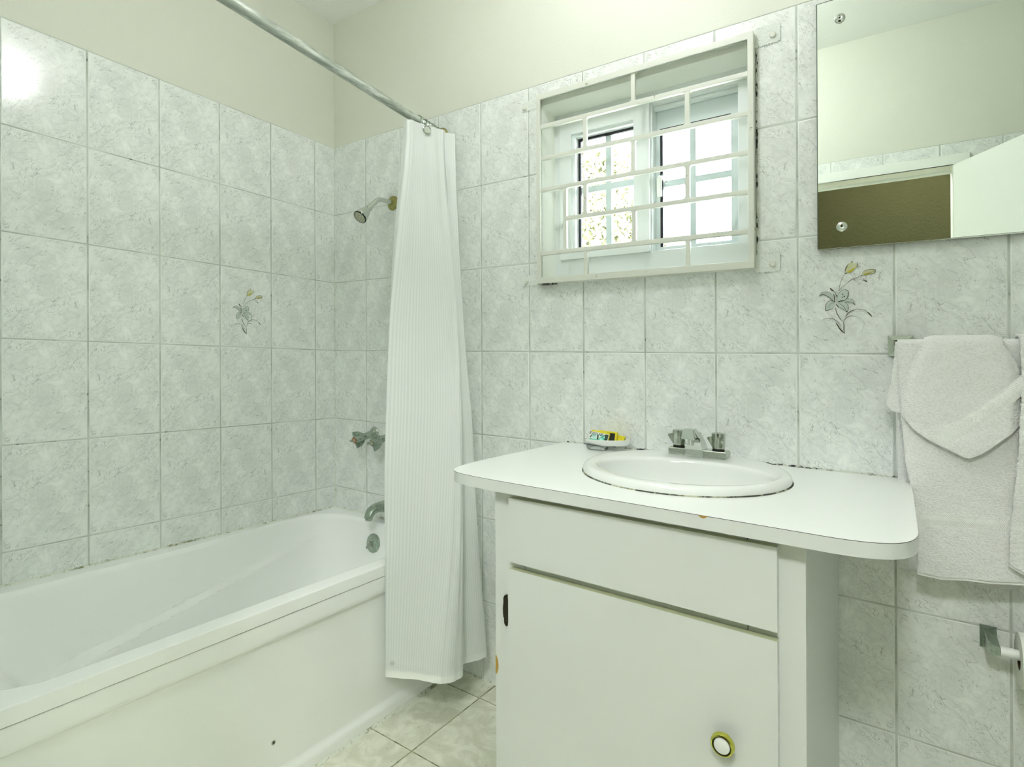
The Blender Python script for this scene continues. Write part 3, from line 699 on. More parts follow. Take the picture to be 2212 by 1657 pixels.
for a, b in zip(base, base[1:]): arc.append(arc[-1] + math.hypot(b[0] - a[0], b[1] - a[1]) * 1.06)
def cloth_band(zlist, push=0):
    rows = [curtain_row(z) for z in zlist]
    return rows, [[(a, z) for a in arc] for z in zlist]
cur = thing('shower_curtain', 'white fine-striped fabric shower curtain bunched against the wall beside the tub', 'shower curtain', (.80, -.2, .145))
zl = [lerp(.166, 1.915, k / 110) for k in range(111)]
r_, u_ = cloth_band(zl); MB().rings(r_, closed_u=False, uv=u_).build('curtain_cloth', M_curtain, cur, fix=False)
r_, u_ = cloth_band([.145, .150, .156, .162, .166]); MB().rings(r_, closed_u=False, uv=u_).build('bottom_hem', M_hem, cur, fix=False)
r_, u_ = cloth_band([1.915, 1.93, 1.945, 1.955, 1.963]); MB().rings(r_, closed_u=False, uv=u_).build('heading_band', M_curtain, cur, fix=False)
nrm = Vector((.93, -.36, 0)).normalized()
gc = Vector((.7275, -.180, 1.945))
mb = MB().lathe(gc, nrm, [(.0155, -.002), (.0155, .0012), (.0135, .0022), (.0115, .0010)], 32); mb.build('grommet', M_chromeold, cur)
mb = MB().lathe(gc, nrm, [(.0115, .0006), (0, .0010)], 32); mb.build('grommet_disc', pm('clear_grommet_disc', (.50, .54, .47), .25), cur)
mb = MB().lathe(Vector((.7440, -.3685, .190)), Vector((.42, -.9, 0)).normalized(), [(.0075, -.002), (.0070, .0012), (0, .0016)], 20); mb.build('hem_magnet', M_magnet, cur)
# ------------------------------------------------------------------ vanity cabinet
def fy(x): return -.6370 - (x - 1.385) * .0045
van = thing('vanity_cabinet', 'white laminate washbasin cabinet with one drawer front and a door', 'cabinet', (1.636, -.31, 0))
CX0, CX1, CY = 1.322, 1.9390, -.6025
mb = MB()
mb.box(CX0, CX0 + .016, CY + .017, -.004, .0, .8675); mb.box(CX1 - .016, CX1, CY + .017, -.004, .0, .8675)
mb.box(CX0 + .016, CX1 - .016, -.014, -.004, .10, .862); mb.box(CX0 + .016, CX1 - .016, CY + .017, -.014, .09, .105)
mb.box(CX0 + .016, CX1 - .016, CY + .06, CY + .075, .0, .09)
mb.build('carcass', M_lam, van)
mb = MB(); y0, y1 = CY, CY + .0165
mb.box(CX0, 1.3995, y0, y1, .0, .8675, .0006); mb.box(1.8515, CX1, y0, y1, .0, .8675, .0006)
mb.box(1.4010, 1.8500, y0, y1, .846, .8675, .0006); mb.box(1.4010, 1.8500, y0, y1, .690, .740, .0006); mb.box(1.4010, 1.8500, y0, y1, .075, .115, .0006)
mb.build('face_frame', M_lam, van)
MB().box(1.3996, 1.4009, y0 + .002, y1, .075, .867).build('frame_joint', M_black, van)
MB().box(1.8501, 1.8514, y0 + .002, y1, .075, .867).build('frame_joint', M_black, van)
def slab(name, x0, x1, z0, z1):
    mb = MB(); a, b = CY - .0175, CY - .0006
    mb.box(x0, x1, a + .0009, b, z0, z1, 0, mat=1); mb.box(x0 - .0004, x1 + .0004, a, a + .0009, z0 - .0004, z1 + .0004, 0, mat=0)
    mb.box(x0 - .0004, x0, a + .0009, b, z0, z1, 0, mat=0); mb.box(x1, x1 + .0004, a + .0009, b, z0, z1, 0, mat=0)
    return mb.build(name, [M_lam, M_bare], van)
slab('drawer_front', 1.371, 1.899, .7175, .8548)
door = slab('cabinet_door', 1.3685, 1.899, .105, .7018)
kx, kz, ky = 1.8180, .5150, CY - .0175
mb = MB().lathe((kx, ky, kz), (0, -1, 0), [(.0085, 0), (.0075, .006), (.0075, .010), (.016, .014), (.0195, .018), (.0195, .022), (.0175, .026), (.0155, .0268)], 40)
mb.lathe((kx, ky, kz), (0, -1, 0), [(.0155, .0268), (.0145, .0245), (.0132, .0250)], 40, mat=1)
kn = mb.build('door_knob', [M_brassknob, pm('brass_groove', (.10, .10, .03), .4, .8)], door)
kn.matrix_parent_inverse = Matrix.Identity(4)
mb = MB().lathe((kx, ky, kz), (0, -1, 0), [(.0132, .0250), (.0125, .0268), (.007, .0280), (0, .0284)], 40)
ki = mb.build('knob_insert', M_porc, door)
def unparent_fix(o, par):
    o.parent = par; o.matrix_parent_inverse = Matrix.Identity(4)
for o in (kn, ki): unparent_fix(o, door)
# door was built in world numbers below the cabinet's Empty, so its world matrix is the identity
poly = [(a_ - .0198, (b_ - .567) * .73 + .569) for a_, b_ in [(1.375, .567), (1.371, .569), (1.3685, .575), (1.368, .590), (1.3665, .592), (1.3655, .600), (1.3650, .615), (1.3655, .626), (1.3665, .634), (1.3665, .650), (1.3685, .656), (1.3715, .660), (1.375, .661)]]
mb = MB().prism(poly, CY - .0052, CY - .0002); mb.tube([(1.3590, CY - .0060, .580), (1.3590, CY - .0060, .630)], .0040, 10)
mb.build('hinge', M_hinge, van)
zc = .474
mb = MB().prism([(CX0 - .0003, zc - .022), (CX0 + .003, zc - .020), (CX0 + .0065, zc - .010), (CX0 + .0072, zc), (CX0 + .006, zc + .010), (CX0 + .003, zc + .018), (CX0 - .0003, zc + .023)], CY - .0004, CY + .004)
ch = mb.build('chipped_edge', M_chipw, van); ch['label'] = 'orange-brown chip in the white edge'

# ------------------------------------------------------------------ worktop
wt = thing('worktop', 'white laminate worktop with rounded front corners holding the oval basin', 'worktop', (1.634, -.32, .868))
def arcp(c, r, a0, a1, n=14, sq=(1, 1)): return [(c[0] + r * sq[0] * math.cos(math.radians(lerp(a0, a1, k / n))), c[1] + r * sq[1] * math.sin(math.radians(lerp(a0, a1, k / n)))) for k in range(n + 1)]
# outline, counter-clockwise from the back-left corner, going down the left side
L_ = 1.1715; Rr = 2.0875
out = [(L_ - .001, -.010)] + [(L_, -.15), (L_, -.30), (L_, -.39)]
bez = lambda P, n=16: [tuple((1 - t) ** 3 * a + 3 * (1 - t) ** 2 * t * b + 3 * (1 - t) * t * t * c + t ** 3 * d for a, b, c, d in zip(*P)) for t in [k / n for k in range(1, n + 1)]]
out += [(L_ + .0008, -.44), (L_ + .0025, -.491), (1.1775, -.528), (1.1855, -.566), (1.195, -.592), (1.208, -.6085), (1.226, -.6205), (1.252, -.6275), (1.290, -.6322), (1.345, -.6355)]
out += [(x, fy(x)) for x in (1.45, 1.6, 1.75, 1.9, 1.97)]
out += bez([(1.97, fy(1.97)), (2.058, fy(1.97) + .001), (Rr - .001, -.600), (Rr, -.520)])
out += [(Rr, -.4), (Rr, -.2), (Rr - .002, -.006)]
BX, BY = 1.641, -.281
hole = [(BX + .210 * math.cos(a), BY + .228 * math.sin(a)) for a in [2 * PI * k / 64 for k in range(64)]]
ZC, TC = .892, .0240
def slab_hole(z, mat, mb):
    V = [(x, y, z) for x, y in out + hole]
    tr = tessellate_polygon([[Vector((x, y, 0)) for x, y in out], [Vector((x, y, 0)) for x, y in hole]])
    mb.add(V, [list(t) for t in tr], mat)
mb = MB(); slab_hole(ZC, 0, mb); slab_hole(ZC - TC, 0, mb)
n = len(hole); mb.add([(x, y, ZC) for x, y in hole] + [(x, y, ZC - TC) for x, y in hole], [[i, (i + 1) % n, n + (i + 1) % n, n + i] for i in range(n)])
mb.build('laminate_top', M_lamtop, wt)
n = len(out)
def offs(d):
    r = []
    for i in range(n):
        a = Vector(out[i - 1] if i else out[0]); b = Vector(out[i + 1] if i < n - 1 else out[-1]); t = (b - a).normalized(); r.append((out[i][0] + t.y * -d * -1 * -1, out[i][1] + t.x * -d))
    return r
o1 = out
mb = MB()
rows = []
e1 = offs(.0006)
mb.rings([[(x, y, ZC - .0009) for x, y in e1], [(x, y, ZC - TC - .0002) for x, y in e1]], closed_u=False)
mb.rings([[(x, y, ZC - .0009) for x, y in e1], [(x, y, ZC - .0009) for x, y in out]], closed_u=False)
mb.build('edge_banding', M_lam, wt, fix=False)
mb = MB(); mb.rings([[(x, y, ZC) for x, y in out], [(x, y, ZC - .0010) for x, y in out]], closed_u=False); mb.build('laminate_seam', M_black, wt, fix=False)
mb = MB()
for i in range(1):
    x = 1.787; y = fy(x) - .0009
    mb.prism([(x - .008, ZC - .0005), (x - .003, ZC - .0042), (x + .002, ZC - .0048), (x + .006, ZC - .002), (x + .009, ZC - .0004)], y, y + .003)
mb.build('edge_chip', M_chipw, wt)
mb = MB(); rough_strip(mb, (L_ + .004, -.0028, ZC - .0005), (Rr, -.0028, ZC - .0005), .0042, (0, -1, 0), (0, 0, 1), 180, .9); mb.build('wall_joint', M_caulk2, wt, fix=False)
mb = MB().box(L_ + .002, Rr, -.0115, -.0022, ZC - .006, ZC - .0004); mb.build('back_gap', M_black, wt)

# ------------------------------------------------------------------ oval basin
bas = thing('washbasin', 'white oval porcelain drop-in washbasin set in the worktop', 'washbasin', (BX, BY, ZC))
def ell(cx, cy, a, b, z, n=96): return [(cx + a * math.cos(2 * PI * k / n), cy + b * math.sin(2 * PI * k / n), z) for k in range(n)]
IC = (1.650, -.325)
R = [(BX, BY, .205, .222, ZC + .0005), (BX, BY, .2290, .2490, ZC + .0008), (BX, BY, .2325, .2515, ZC + .004), (BX, BY, .2315, .2505, ZC + .011), (BX, BY - .001, .2270, .2460, ZC + .0165), (BX, BY - .003, .2200, .2370, ZC + .0195),
     (1.643, -.288, .2120, .2230, ZC + .0195), (1.647, -.308, .2030, .1900, ZC + .0180), (1.649, -.322, .1970, .1640, ZC + .0155), (IC[0], IC[1], .1935, .1560, ZC + .0110), (IC[0], IC[1], .1905, .1520, ZC + .0030),
     (IC[0], IC[1], .184, .146, ZC - .020), (IC[0], IC[1], .172, .136, ZC - .050), (IC[0], IC[1], .150, .120, ZC - .082), (IC[0], IC[1], .115, .094, ZC - .106), (IC[0], IC[1], .070, .060, ZC - .121), (IC[0], IC[1], .024, .024, ZC - .128)]
rings = []
for k in range((len(R) - 1) * 4 + 1):
    cx, cy, a, b, z = crom(R, k / 4); rings.append(ell(cx, cy, a, b, z))
mb = MB().rings(rings); mb.build('basin_bowl', M_porc, bas)
MB().lathe((IC[0], IC[1], ZC - .1275), (0, 0, 1), [(.026, -.001), (.026, .002), (.020, .003), (.018, -.004), (0, -.004)], 32).build('drain', M_chrome, bas)
mb = MB(); mb.rings([ell(BX, BY, .2350, .2540, ZC + .0002), ell(BX, BY, .2338, .2528, ZC + .0022), ell(BX, BY, .2310, .2500, ZC + .0030)]); mb.build('sealant_ring', caulk('basin_sealant', (.45, .47, .34), (.03, .035, .02), .60, .78, 70), bas, fix=False)

# ------------------------------------------------------------------ basin mixer
fau = thing('basin_mixer_tap', 'worn chrome two-handle mixer tap at the back of the basin', 'mixer tap', (1.628, -.108, .910))
mb = MB().box(1.554, 1.703, -.134, -.084, .9085, .9295, .003, 3); mb.build('tap_base', M_chromeold, fau)
prof = [(-.1375, .909), (-.1385, .930), (-.146, .950), (-.156, .9585), (-.176, .9590), (-.1745, .9845), (-.150, .9855), (-.120, .972), (-.095, .950), (-.083, .932), (-.082, .909)]
bm = bmesh.new(); n = len(prof)
def hw(z): return lerp(.0245, .0150, clamp((z - .909) / .076) ** .8) if z < .958 else lerp(.0190, .0140, (z - .958) / .027)
va = [bm.verts.new((1.6235 - hw(z) - (.003 if z > .95 else 0), y, z)) for y, z in prof]; vb = [bm.verts.new((1.6235 + hw(z) - (.003 if z > .95 else 0), y, z)) for y, z in prof]
bm.faces.new(va); bm.faces.new(vb[::-1])
for i in range(n): bm.faces.new((va[i], vb[i], vb[(i + 1) % n], va[(i + 1) % n]))
bmesh.ops.recalc_face_normals(bm, faces=bm.faces); bmesh.ops.bevel(bm, geom=list(bm.edges), offset=.0016, segments=2, affect='EDGES')
MB().bm(bm).build('tap_spout', M_chrome, fau)
MB().lathe((1.6205, -.1635, .9592), (0, 0, -1), [(.0125, 0), (.0125, .004), (.0112, .0045), (.0112, .014), (.0095, .0155), (.0085, .014), (0, .013)], 28).build('aerator', M_chrome, fau)
mb = MB().tube([(1.6225, -.094, .945), (1.6225, -.094, .966)], .003, 10); mb.lathe((1.6225, -.094, .966), (0, 0, 1), [(.003, -.001), (.0085, 0), (.0085, .004), (0, .005)], 16); mb.build('lift_rod', M_chromeold, fau)
def fhandle(x, y, rot):
    c = Vector((x, y, .9285))
    mb = MB().lathe(c, (0, 0, 1), [(.0155, 0), (.015, .004), (.013, .005)], 24, mat=1)
    mb.lathe(c, (0, 0, 1), [(.0125, .004), (.0155, .006), (.0166, .012), (.0170, .042), (.0160, .0455), (.0120, .0470), (0, .0478)], 10, smooth=False)
    for k in range(2):
        a = math.radians(rot + 128 * k); r = Vector((math.cos(a), math.sin(a), 0)); q = Vector((-r.y, r.x, 0)) * .0035; up = Vector((0, 0, 1))
        P = [c + up * .008 + r * .0150, c + up * .037 + r * .0155, c + up * .0330 + r * .0275, c + up * .0290 + r * .0280]
        V = [p + q for p in P] + [p - q for p in P]
        mb.add(V, [[0, 1, 2, 3], [7, 6, 5, 4], [0, 3, 7, 4], [1, 0, 4, 5], [2, 1, 5, 6], [3, 2, 6, 7]])
    return mb.build('tap_handle', [M_chromeold, M_black], fau)
fhandle(1.5755, -.1085, 188); fhandle(1.6785, -.1085, 176)
# ------------------------------------------------------------------ soap dish and little soap boxes
dish = thing('soap_dish', 'small white oval soap dish on a clear base beside the basin', 'soap dish', (1.345, -.062, ZC))
DX, DY, DZs = 1.345, -.061, .903
def dell(a, b, z_, dx=0, tilt=.05, n=64):
    z = z_ + .0035
    return [(DX + dx + a * math.cos(2 * PI * k / n), DY + b * math.sin(2 * PI * k / n), z + (a * math.cos(2 * PI * k / n)) * tilt) for k in range(n)]
rg = [dell(.050, .028, .9020), dell(.060, .036, .9020), dell(.067, .041, .9050), dell(.0715, .0445, .9120), dell(.0730, .0455, .9190), dell(.0725, .0450, .9205), dell(.0708, .0435, .9195), dell(.0690, .0420, .9130), dell(.063, .037, .9075), dell(.050, .028, .9065)]
mb = MB().rings(rg); mb.add(rg[0], [list(range(64))]); mb.add(rg[-1], [list(range(64))]); mb.build('dish_bowl', M_porc, dish)
mb = MB(); n = 60
def ribb(a, b, z): return [(DX - .026 + (a + .0008 * (k % 2)) * math.cos(2 * PI * k / n), DY - .016 + (b + .0008 * (k % 2)) * math.sin(2 * PI * k / n), z) for k in range(n)]
rg = [ribb(.026, .022, ZC + .0005), ribb(.029, .024, ZC + .0012), ribb(.036, .029, ZC + .0128), ribb(.036, .029, ZC + .0134)]
mb.rings(rg); mb.add(rg[0], [list(range(n))]); mb.add(rg[-1], [list(range(n))]); mb.build('clear_base', M_clear, dish)
MB().rings([ribb(.0262, .0222, ZC + .0002), ribb(.0290, .0250, ZC + .0014)]).build('dark_foot_ring', M_black, dish)  # thin black ring round the foot of the clear base

M_yel = pm('yellow_carton', (.72, .62, .02), .4); M_yel2 = pm('deep_yellow_carton', (.55, .47, .02), .4)
M_ink = pm('black_ink', (.01, .012, .008), .5); M_aqua = pm('aqua_ink', (.08, .55, .42), .45); M_pale = pm('pale_aqua_ink', (.45, .75, .66), .45)
M_wht = pm('white_ink', (.80, .84, .78), .45); M_dkg = pm('dark_green_ink', (.015, .05, .025), .5)
def carton(label, loc, rot, size, face):
    L, D, H = size
    t = thing('soap_box', label, 'soap box', (0, 0, 0), None)
    cart = MB().box(0, L, 0, D, 0, H, .0008).build('carton', M_yel, t)
    parts = [cart]
    def flat(name, polys, mat, y):
        mb = MB()
        for p in polys: mb.prism([(a * L, b * H) for a, b in p], y, y - .00012)
        o = mb.build(name, mat, t); parts.append(o)
    def side(name, polys, mat):
        mb = MB()
        for p in polys: mb.prism([(a * D, b * H) for a, b in p], L + .00005, L + .00017, 'yz')
        o = mb.build(name, mat, t); parts.append(o)
    if face == 0:
        flat('printed_panel', [[(.01, .0), (.99, .0), (.99, .84), (.01, .84)]], M_wht, -.0001)
        flat('aqua_print', [[(.01, .0), (.60, .0), (.42, .22), (.22, .12), (.01, .14)], [(.50, .05), (.85, .02), (.80, .40), (.62, .55), (.52, .35)], [(.45, .58), (.85, .52), (.84, .62), (.48, .66)]], M_aqua, -.00025)
        flat('pale_print', [[(.10, .25), (.22, .18), (.36, .38), (.34, .60), (.16, .62), (.08, .45)], [(.55, .05), (.72, .04), (.70, .34), (.58, .36)]], M_pale, -.00040)
        flat('dark_print', [[(.80, .0), (.97, .0), (.97, .80), (.84, .80), (.80, .5)], [(.40, .16), (.50, .10), (.46, .55), (.38, .60)], [(.01, .22), (.07, .22), (.10, .42), (.04, .40)]], M_dkg, -.00055)
        cu = bpy.data.curves.new('lettering', 'FONT'); cu.body = 'Vanilla'; cu.size = H * .56; cu.shear = .3; cu.extrude = .00006; cu.align_x = 'CENTER'
        tmp = bpy.data.objects.new('lettering', cu); COL.objects.link(tmp); bpy.context.view_layer.update()
        me = bpy.data.meshes.new_from_object(tmp.evaluated_get(bpy.context.evaluated_depsgraph_get())); bpy.data.objects.remove(tmp)
        o = bpy.data.objects.new('lettering', me); COL.objects.link(o); me.materials.clear(); me.materials.append(M_ink); o.parent = t
        # printed upside down: the box lies on its head
        for v in me.vertices: v.co = Vector((L * .44 - v.co.x * 1.25, -.0008 + v.co.z, H * .80 - v.co.y))
        parts.append(o)
        side('end_print', [[(.2, .1), (.5, .1), (.5, .35), (.2, .35)], [(.55, .65), (.8, .65), (.8, .85), (.55, .85)]], M_yel2)
    elif face == 1:
        flat('dark_print', [[(.05, .05), (.9, .05), (.9, .85), (.3, .85), (.05, .6)]], M_ink, -.0001)
        side('end_print', [[(.15, .05), (.45, .05), (.45, .5), (.15, .5)], [(.6, .1), (.75, .1), (.75, .4), (.6, .4)]], M_yel2)
    else:
        flat('dark_print', [[(.1, .1), (.5, .1), (.5, .6), (.1, .6)]], M_ink, -.0001)
        side('end_print', [[(.2, .5), (.6, .5), (.6, .85), (.2, .85)], [(.05, .0), (.2, .0), (.35, .4), (.2, .4)]], M_ink)
    t.location = loc; t.rotation_euler = rot
    for o in parts: o.matrix_parent_inverse = Matrix.Identity(4)
    return t
carton('yellow soap box with an aqua and white printed front, frontmost in the dish', (1.2935, -.082, .9200), (-.35, .12, .10), (.058, .012, .031), 0)
carton('yellow soap box with a black printed side, standing behind the frontmost box', (1.314, -.066, .9190), (-.22, .05, .10), (.058, .012, .0295), 1)
carton('low yellow soap box at the right end of the soap dish', (1.334, -.050, .9170), (-.25, .10, .10), (.055, .012, .0225), 2)

# ------------------------------------------------------------------ mirror
mir = thing('wall_mirror', 'large frameless mirror screwed to the tiles above the towels', 'mirror', (2.2, -.006, 1.446))
MX0, MX1, MZ0, MZ1 = 1.899, 2.500, 1.446, 2.061
mb = MB().box(MX0 - .0012, MX1, -.0145, -.0095, MZ0, MZ1 + .0012); mb.build('mirror_backing', M_mirroredge, mir)
mb = MB().add([(MX0 + .0008, -.0147, MZ0 + .0008), (MX1 - .0008, -.0147, MZ0 + .0008), (MX1 - .0008, -.0147, MZ1 - .0008), (MX0 + .0008, -.0147, MZ1 - .0008)], [[0, 1, 2, 3]])
mb.build('mirror_glass', M_mirror, mir)
mb = MB().box(MX0, MX1, -.0150, -.0090, MZ0 - .0022, MZ0 + .0002, .0006); mb.build('bottom_edge', M_chrome, mir)
for x, z in ((1.949, 2.010), (1.951, 1.497), (2.450, 2.010), (2.450, 1.497)):
    s_ = MB().lathe((x, -.0145, z), (0, -1, 0), [(.0118, 0), (.0118, .002), (.0105, .0045), (.0060, .0066), (.0048, .0058), (0, .0056)], 28).build('mirror_screw', M_chrome, mir)
    MB().lathe((x, -.0200, z), (0, -1, 0), [(.0022, 0), (.0022, .0006), (0, .0006)], 12).build('screw_slot', M_black, mir)
for x, z in ((1.96, 1.47), (2.45, 1.47), (1.96, 2.04), (2.45, 2.04)):
    MB().box(x - .01, x + .01, -.0096, -.0015, z - .008, z + .008).build('spacer', M_mirroredge, mir)

# ------------------------------------------------------------------ lily prints fired on two tiles
def ribbon(mb, pts, w, mp, d):
    P = [crom(pts, k * (len(pts) - 1) / max(1, (len(pts) - 1) * 5)) for k in range((len(pts) - 1) * 5 + 1)]; N = len(P); A = []; B = []
    for i, p in enumerate(P):
        a = P[max(i - 1, 0)]; b = P[min(i + 1, N - 1)]; tx, ty = b[0] - a[0], b[1] - a[1]; L = math.hypot(tx, ty) or 1
        ww = w * .5 * (.35 + .65 * math.sin(PI * clamp((i + .8) / (N + .6))))
        A.append(mp(p[0] - ty / L * ww, p[1] + tx / L * ww, d)); B.append(mp(p[0] + ty / L * ww, p[1] - tx / L * ww, d))
    mb.rings([A, B], closed_u=False, smooth=False)
M_lily = [pm('lily_petal_print', (.52, .60, .55), .16), pm('lily_bud_print', (.58, .60, .38), .16), pm('lily_gold_print', (.50, .42, .06), .16), pm('lily_line_print', (.055, .05, .025), .2)]
def lily(label, mp, loc):
    t = thing('lily_motif', label, 'tile decoration', loc)
    for key, i, nm, d in (('petal', 0, 'petals', .0002), ('bud', 1, 'buds', .0002), ('blush', 2, 'golden_shading', .0004)):
        mb = MB()
        for p in LILY_FILL[key]:
            tr = tessellate_polygon([[Vector((a, b, 0)) for a, b in p]]); mb.add([mp(a, b, d) for a, b in p], [list(q) for q in tr])
        mb.build(nm, M_lily[i], t)
    mb = MB()
    for w, p in LILY_STROKE: ribbon(mb, p, w, mp, .0006)
    mb.build('line_drawing', M_lily[3], t)
lily('lily flower print on the wall tile just below the mirror', lambda a, b, d: (1.961 + a, -.0032 - d, 1.327 + b), (1.961, -.003, 1.24))
lily('lily flower print on a tile of the wall above the bathtub', lambda a, b, d: (.0032 + d, -.4065 + a, 1.3265 + b), (.003, -.4065, 1.24))

# ------------------------------------------------------------------ towel rail and towels
BZ, BYy = 1.204, -.060
rail = thing('towel_rail', 'chrome towel rail with square bracket carrying the white towels', 'towel rail', (2.36, -.004, 1.18))
MB().tube([(2.07, BYy, BZ), (2.66, BYy, BZ)], .0085, 20).build('rail_bar', M_chrome, rail)
for x in (2.068, 2.662):
    mb = MB(); h_ = .0245
    V = [(x - h_, -.0022, BZ - h_), (x + h_, -.0022, BZ - h_), (x + h_, -.0022, BZ + h_), (x - h_, -.0022, BZ + h_)]
    V += [(p[0], -.007, p[2]) for p in V]; V += [(x - .014, -.014, BZ - .014), (x + .014, -.014, BZ - .014), (x + .014, -.014, BZ + .014), (x - .014, -.014, BZ + .014)]
    V += [(x - .011, BYy - .011, BZ - .011), (x + .011, BYy - .011, BZ - .011), (x + .011, BYy - .011, BZ + .011), (x - .011, BYy - .011, BZ + .011)]
    F = [[0, 1, 2, 3], [12, 13, 14, 15]]
    for r in range(3):
        for k in range(4): F.append([4 * r + k, 4 * r + (k + 1) % 4, 4 * r + 4 + (k + 1) % 4, 4 * r + 4 + k])
    mb.add(V, F); br = mb.build('bracket', M_chromeold, rail)
    MB().lathe((x - .005, -.0125, BZ - .019), (0, -1, 0), [(.0042, -.004), (.0042, .0012), (0, .0016)], 12).build('bracket_screw', M_black, rail)

def polyl(P, t):
    L = [0]
    for a, b in zip(P, P[1:]): L.append(L[-1] + math.hypot(b[0] - a[0], b[1] - a[1]))
    d = t * L[-1]
    for i in range(len(P) - 1):
        if d <= L[i + 1] + 1e-9:
            u = (d - L[i]) / (L[i + 1] - L[i] or 1); return lerp(P[i][0], P[i + 1][0], u), lerp(P[i][1], P[i + 1][1], u)
    return P[-1]
def towel(label, left, right, bottom, rho, back_z, seed, folds=(0, 0), ns=110, nt=130, loc=None, band=None, diag=None, hem=True, flare=.0, xb=0.0, lean=0., soft=0.):
    """left/right: (x,z) from the bottom up to the rail; bottom: left to right. Hangs in front, goes over the rail and down behind."""
    yfr = BYy - rho
    def edge(s): return min(sstep(s / .14), sstep((1 - s) / .14)) if soft else 1.
    def surf(x, z):
        y = yfr - flare * clamp((BZ - z) / .5) - .0045 * mnoise.noise(Vector((x * 9 + seed, z * 5, seed))) * clamp((BZ + rho - z) / .05)
        y -= folds[0] * math.sin(x * folds[1] + z * 3 + seed) * clamp((BZ - z) / .3)
        y -= .0016 * mnoise.noise(Vector((x * 45, z * 45, seed)))
        return y
    t = thing('bath_towel' if diag is None else 'hand_towel', label, 'towel', loc or (lerp(left[0][0], right[0][0], .5), yfr, min(p[1] for p in bottom)))
    rows = []; uvs = []
    TL, TR = left[-1], right[-1]; BL, BR = left[0], right[0]
    def P(s, u):
        lx, lz = polyl(left, u); rx, rz = polyl(right, u); bx, bz = polyl(bottom, s); tx, tz = lerp(TL[0], TR[0], s), lerp(TL[1], TR[1], s)
        x = (1 - s) * lx + s * rx + (1 - u) * bx + u * tx - ((1 - s) * (1 - u) * BL[0] + s * (1 - u) * BR[0] + (1 - s) * u * TL[0] + s * u * TR[0])
        z = (1 - s) * lz + s * rz + (1 - u) * bz + u * tz - ((1 - s) * (1 - u) * BL[1] + s * (1 - u) * BR[1] + (1 - s) * u * TL[1] + s * u * TR[1])
        return x, z
    rnd = random.Random(seed)
    for j in range(nt + 1):
        u = j / nt; row = []
        jl, jr = rnd.uniform(-.0009, .0009), rnd.uniform(-.0009, .0009)
        for i in range(ns + 1):
            s = i / ns; x, z = P(s, u); x += jl * (1 - s) ** 8 + jr * s ** 8
            row.append((x, surf(x, z) + soft * (1 - edge(s)), z))
        rows.append(row)
    for j in range(1, 13):
        a = PI * j / 12; row = []
        for i in range(ns + 1):
            s = i / ns; x, z = P(s, 1.); rs = rho - soft * (1 - edge(s))
            row.append((x, BYy - rs * math.cos(a) + (surf(x, z) - yfr) * math.cos(a), TL[1] * (1 - s) + TR[1] * s + rs * math.sin(a) * .50))
        rows.append(row)
    nb = 30
    for j in range(1, nb + 1):
        row = []
        for i in range(ns + 1):
            s = i / ns; x, z = P(s, 1.); zz = lerp(z, back_z(s), j / nb)
            row.append((x + xb * s * (j / nb), BYy + rho - .002 * mnoise.noise(Vector((x * 12, zz * 6, seed + 4))) - .0 + min(0, lean * (z - zz)), zz))
        rows.append(row)
    o = MB().rings(rows, closed_u=False).build('towel_cloth', M_terry, t, fix=False)
    md = o.modifiers.new('thickness', 'SOLIDIFY'); md.thickness = .0055; md.offset = 0
    if band:
        mb = MB(); rr_ = []; uv = []
        for q in range(9):
            row = []; ur = []
            for i in range(ns + 1):
                s = i / ns; z0_, z1_ = lerp(band[0], band[2], s), lerp(band[1], band[3], s); z = lerp(z0_, z1_, q / 8)
                u = 0.5; lo, hi = 0, 1
                for _ in range(18):
                    u = (lo + hi) / 2
                    if P(s, u)[1] < z: lo = u
                    else: hi = u
                x, _z = P(s, u); row.append((x, surf(x, z) - .0036 + .0012 * abs(q - 4) / 4, z)); ur.append((s * .3, q * .0035))
            rr_.append(row); uv.append(ur)
        mb.rings(rr_, closed_u=False, uv=uv); mb.build('woven_band', M_band, t, fix=False)
    if diag:
        (ax0, az0), (ax1, az1), (bx0, bz0), (bx1, bz1) = diag; rr_ = []; uv = []
        for q in range(9):
            row = []; ur = []
            for i in range(61):
                s = i / 60; sag = -.010 * math.sin(PI * s)
                x = lerp(lerp(ax0, ax1, q / 8), lerp(bx0, bx1, q / 8), s); z = lerp(lerp(az0, az1, q / 8), lerp(bz0, bz1, q / 8), s) + sag
                row.append((x, surf(x, z) - .0036 + .0012 * abs(q - 4) / 4, z)); ur.append((s * .2, q * .004))
            rr_.append(row); uv.append(ur)
        MB().rings(rr_, closed_u=False, uv=uv).build('woven_band', M_band, t, fix=False)
    if hem:
        mb = MB(); rr_ = []
        for q in range(4):
            row = []
            for i in range(ns + 1):
                s = i / ns; x, z = P(s, 0); z += -.004 + q * .0048; row.append((x, surf(x, z) - .0031 + .0015 * abs(q - 1.5), z))
            rr_.append(row)
        mb.rings(rr_, closed_u=False); mb.build('stitched_hem', M_hem, t, fix=False)
    return t
towel('large white bath towel hanging over the rail with a woven band near its hem',
      [(2.096, .704), (2.098, .79), (2.092, .848), (2.082, .91), (2.076, .944), (2.068, 1.05), (2.066, 1.13), (2.062, 1.204)],
      [(2.40, .724), (2.40, .80), (2.40, .95), (2.40, 1.204)],
      [(2.096, .704), (2.136, .702), (2.18, .709), (2.222, .711), (2.272, .719), (2.40, .724)],
      .0215, lambda s: .690 + .004 * math.sin(s * 9), 3, (.004, 22), band=(.806, .841, .824, .859), flare=.006)
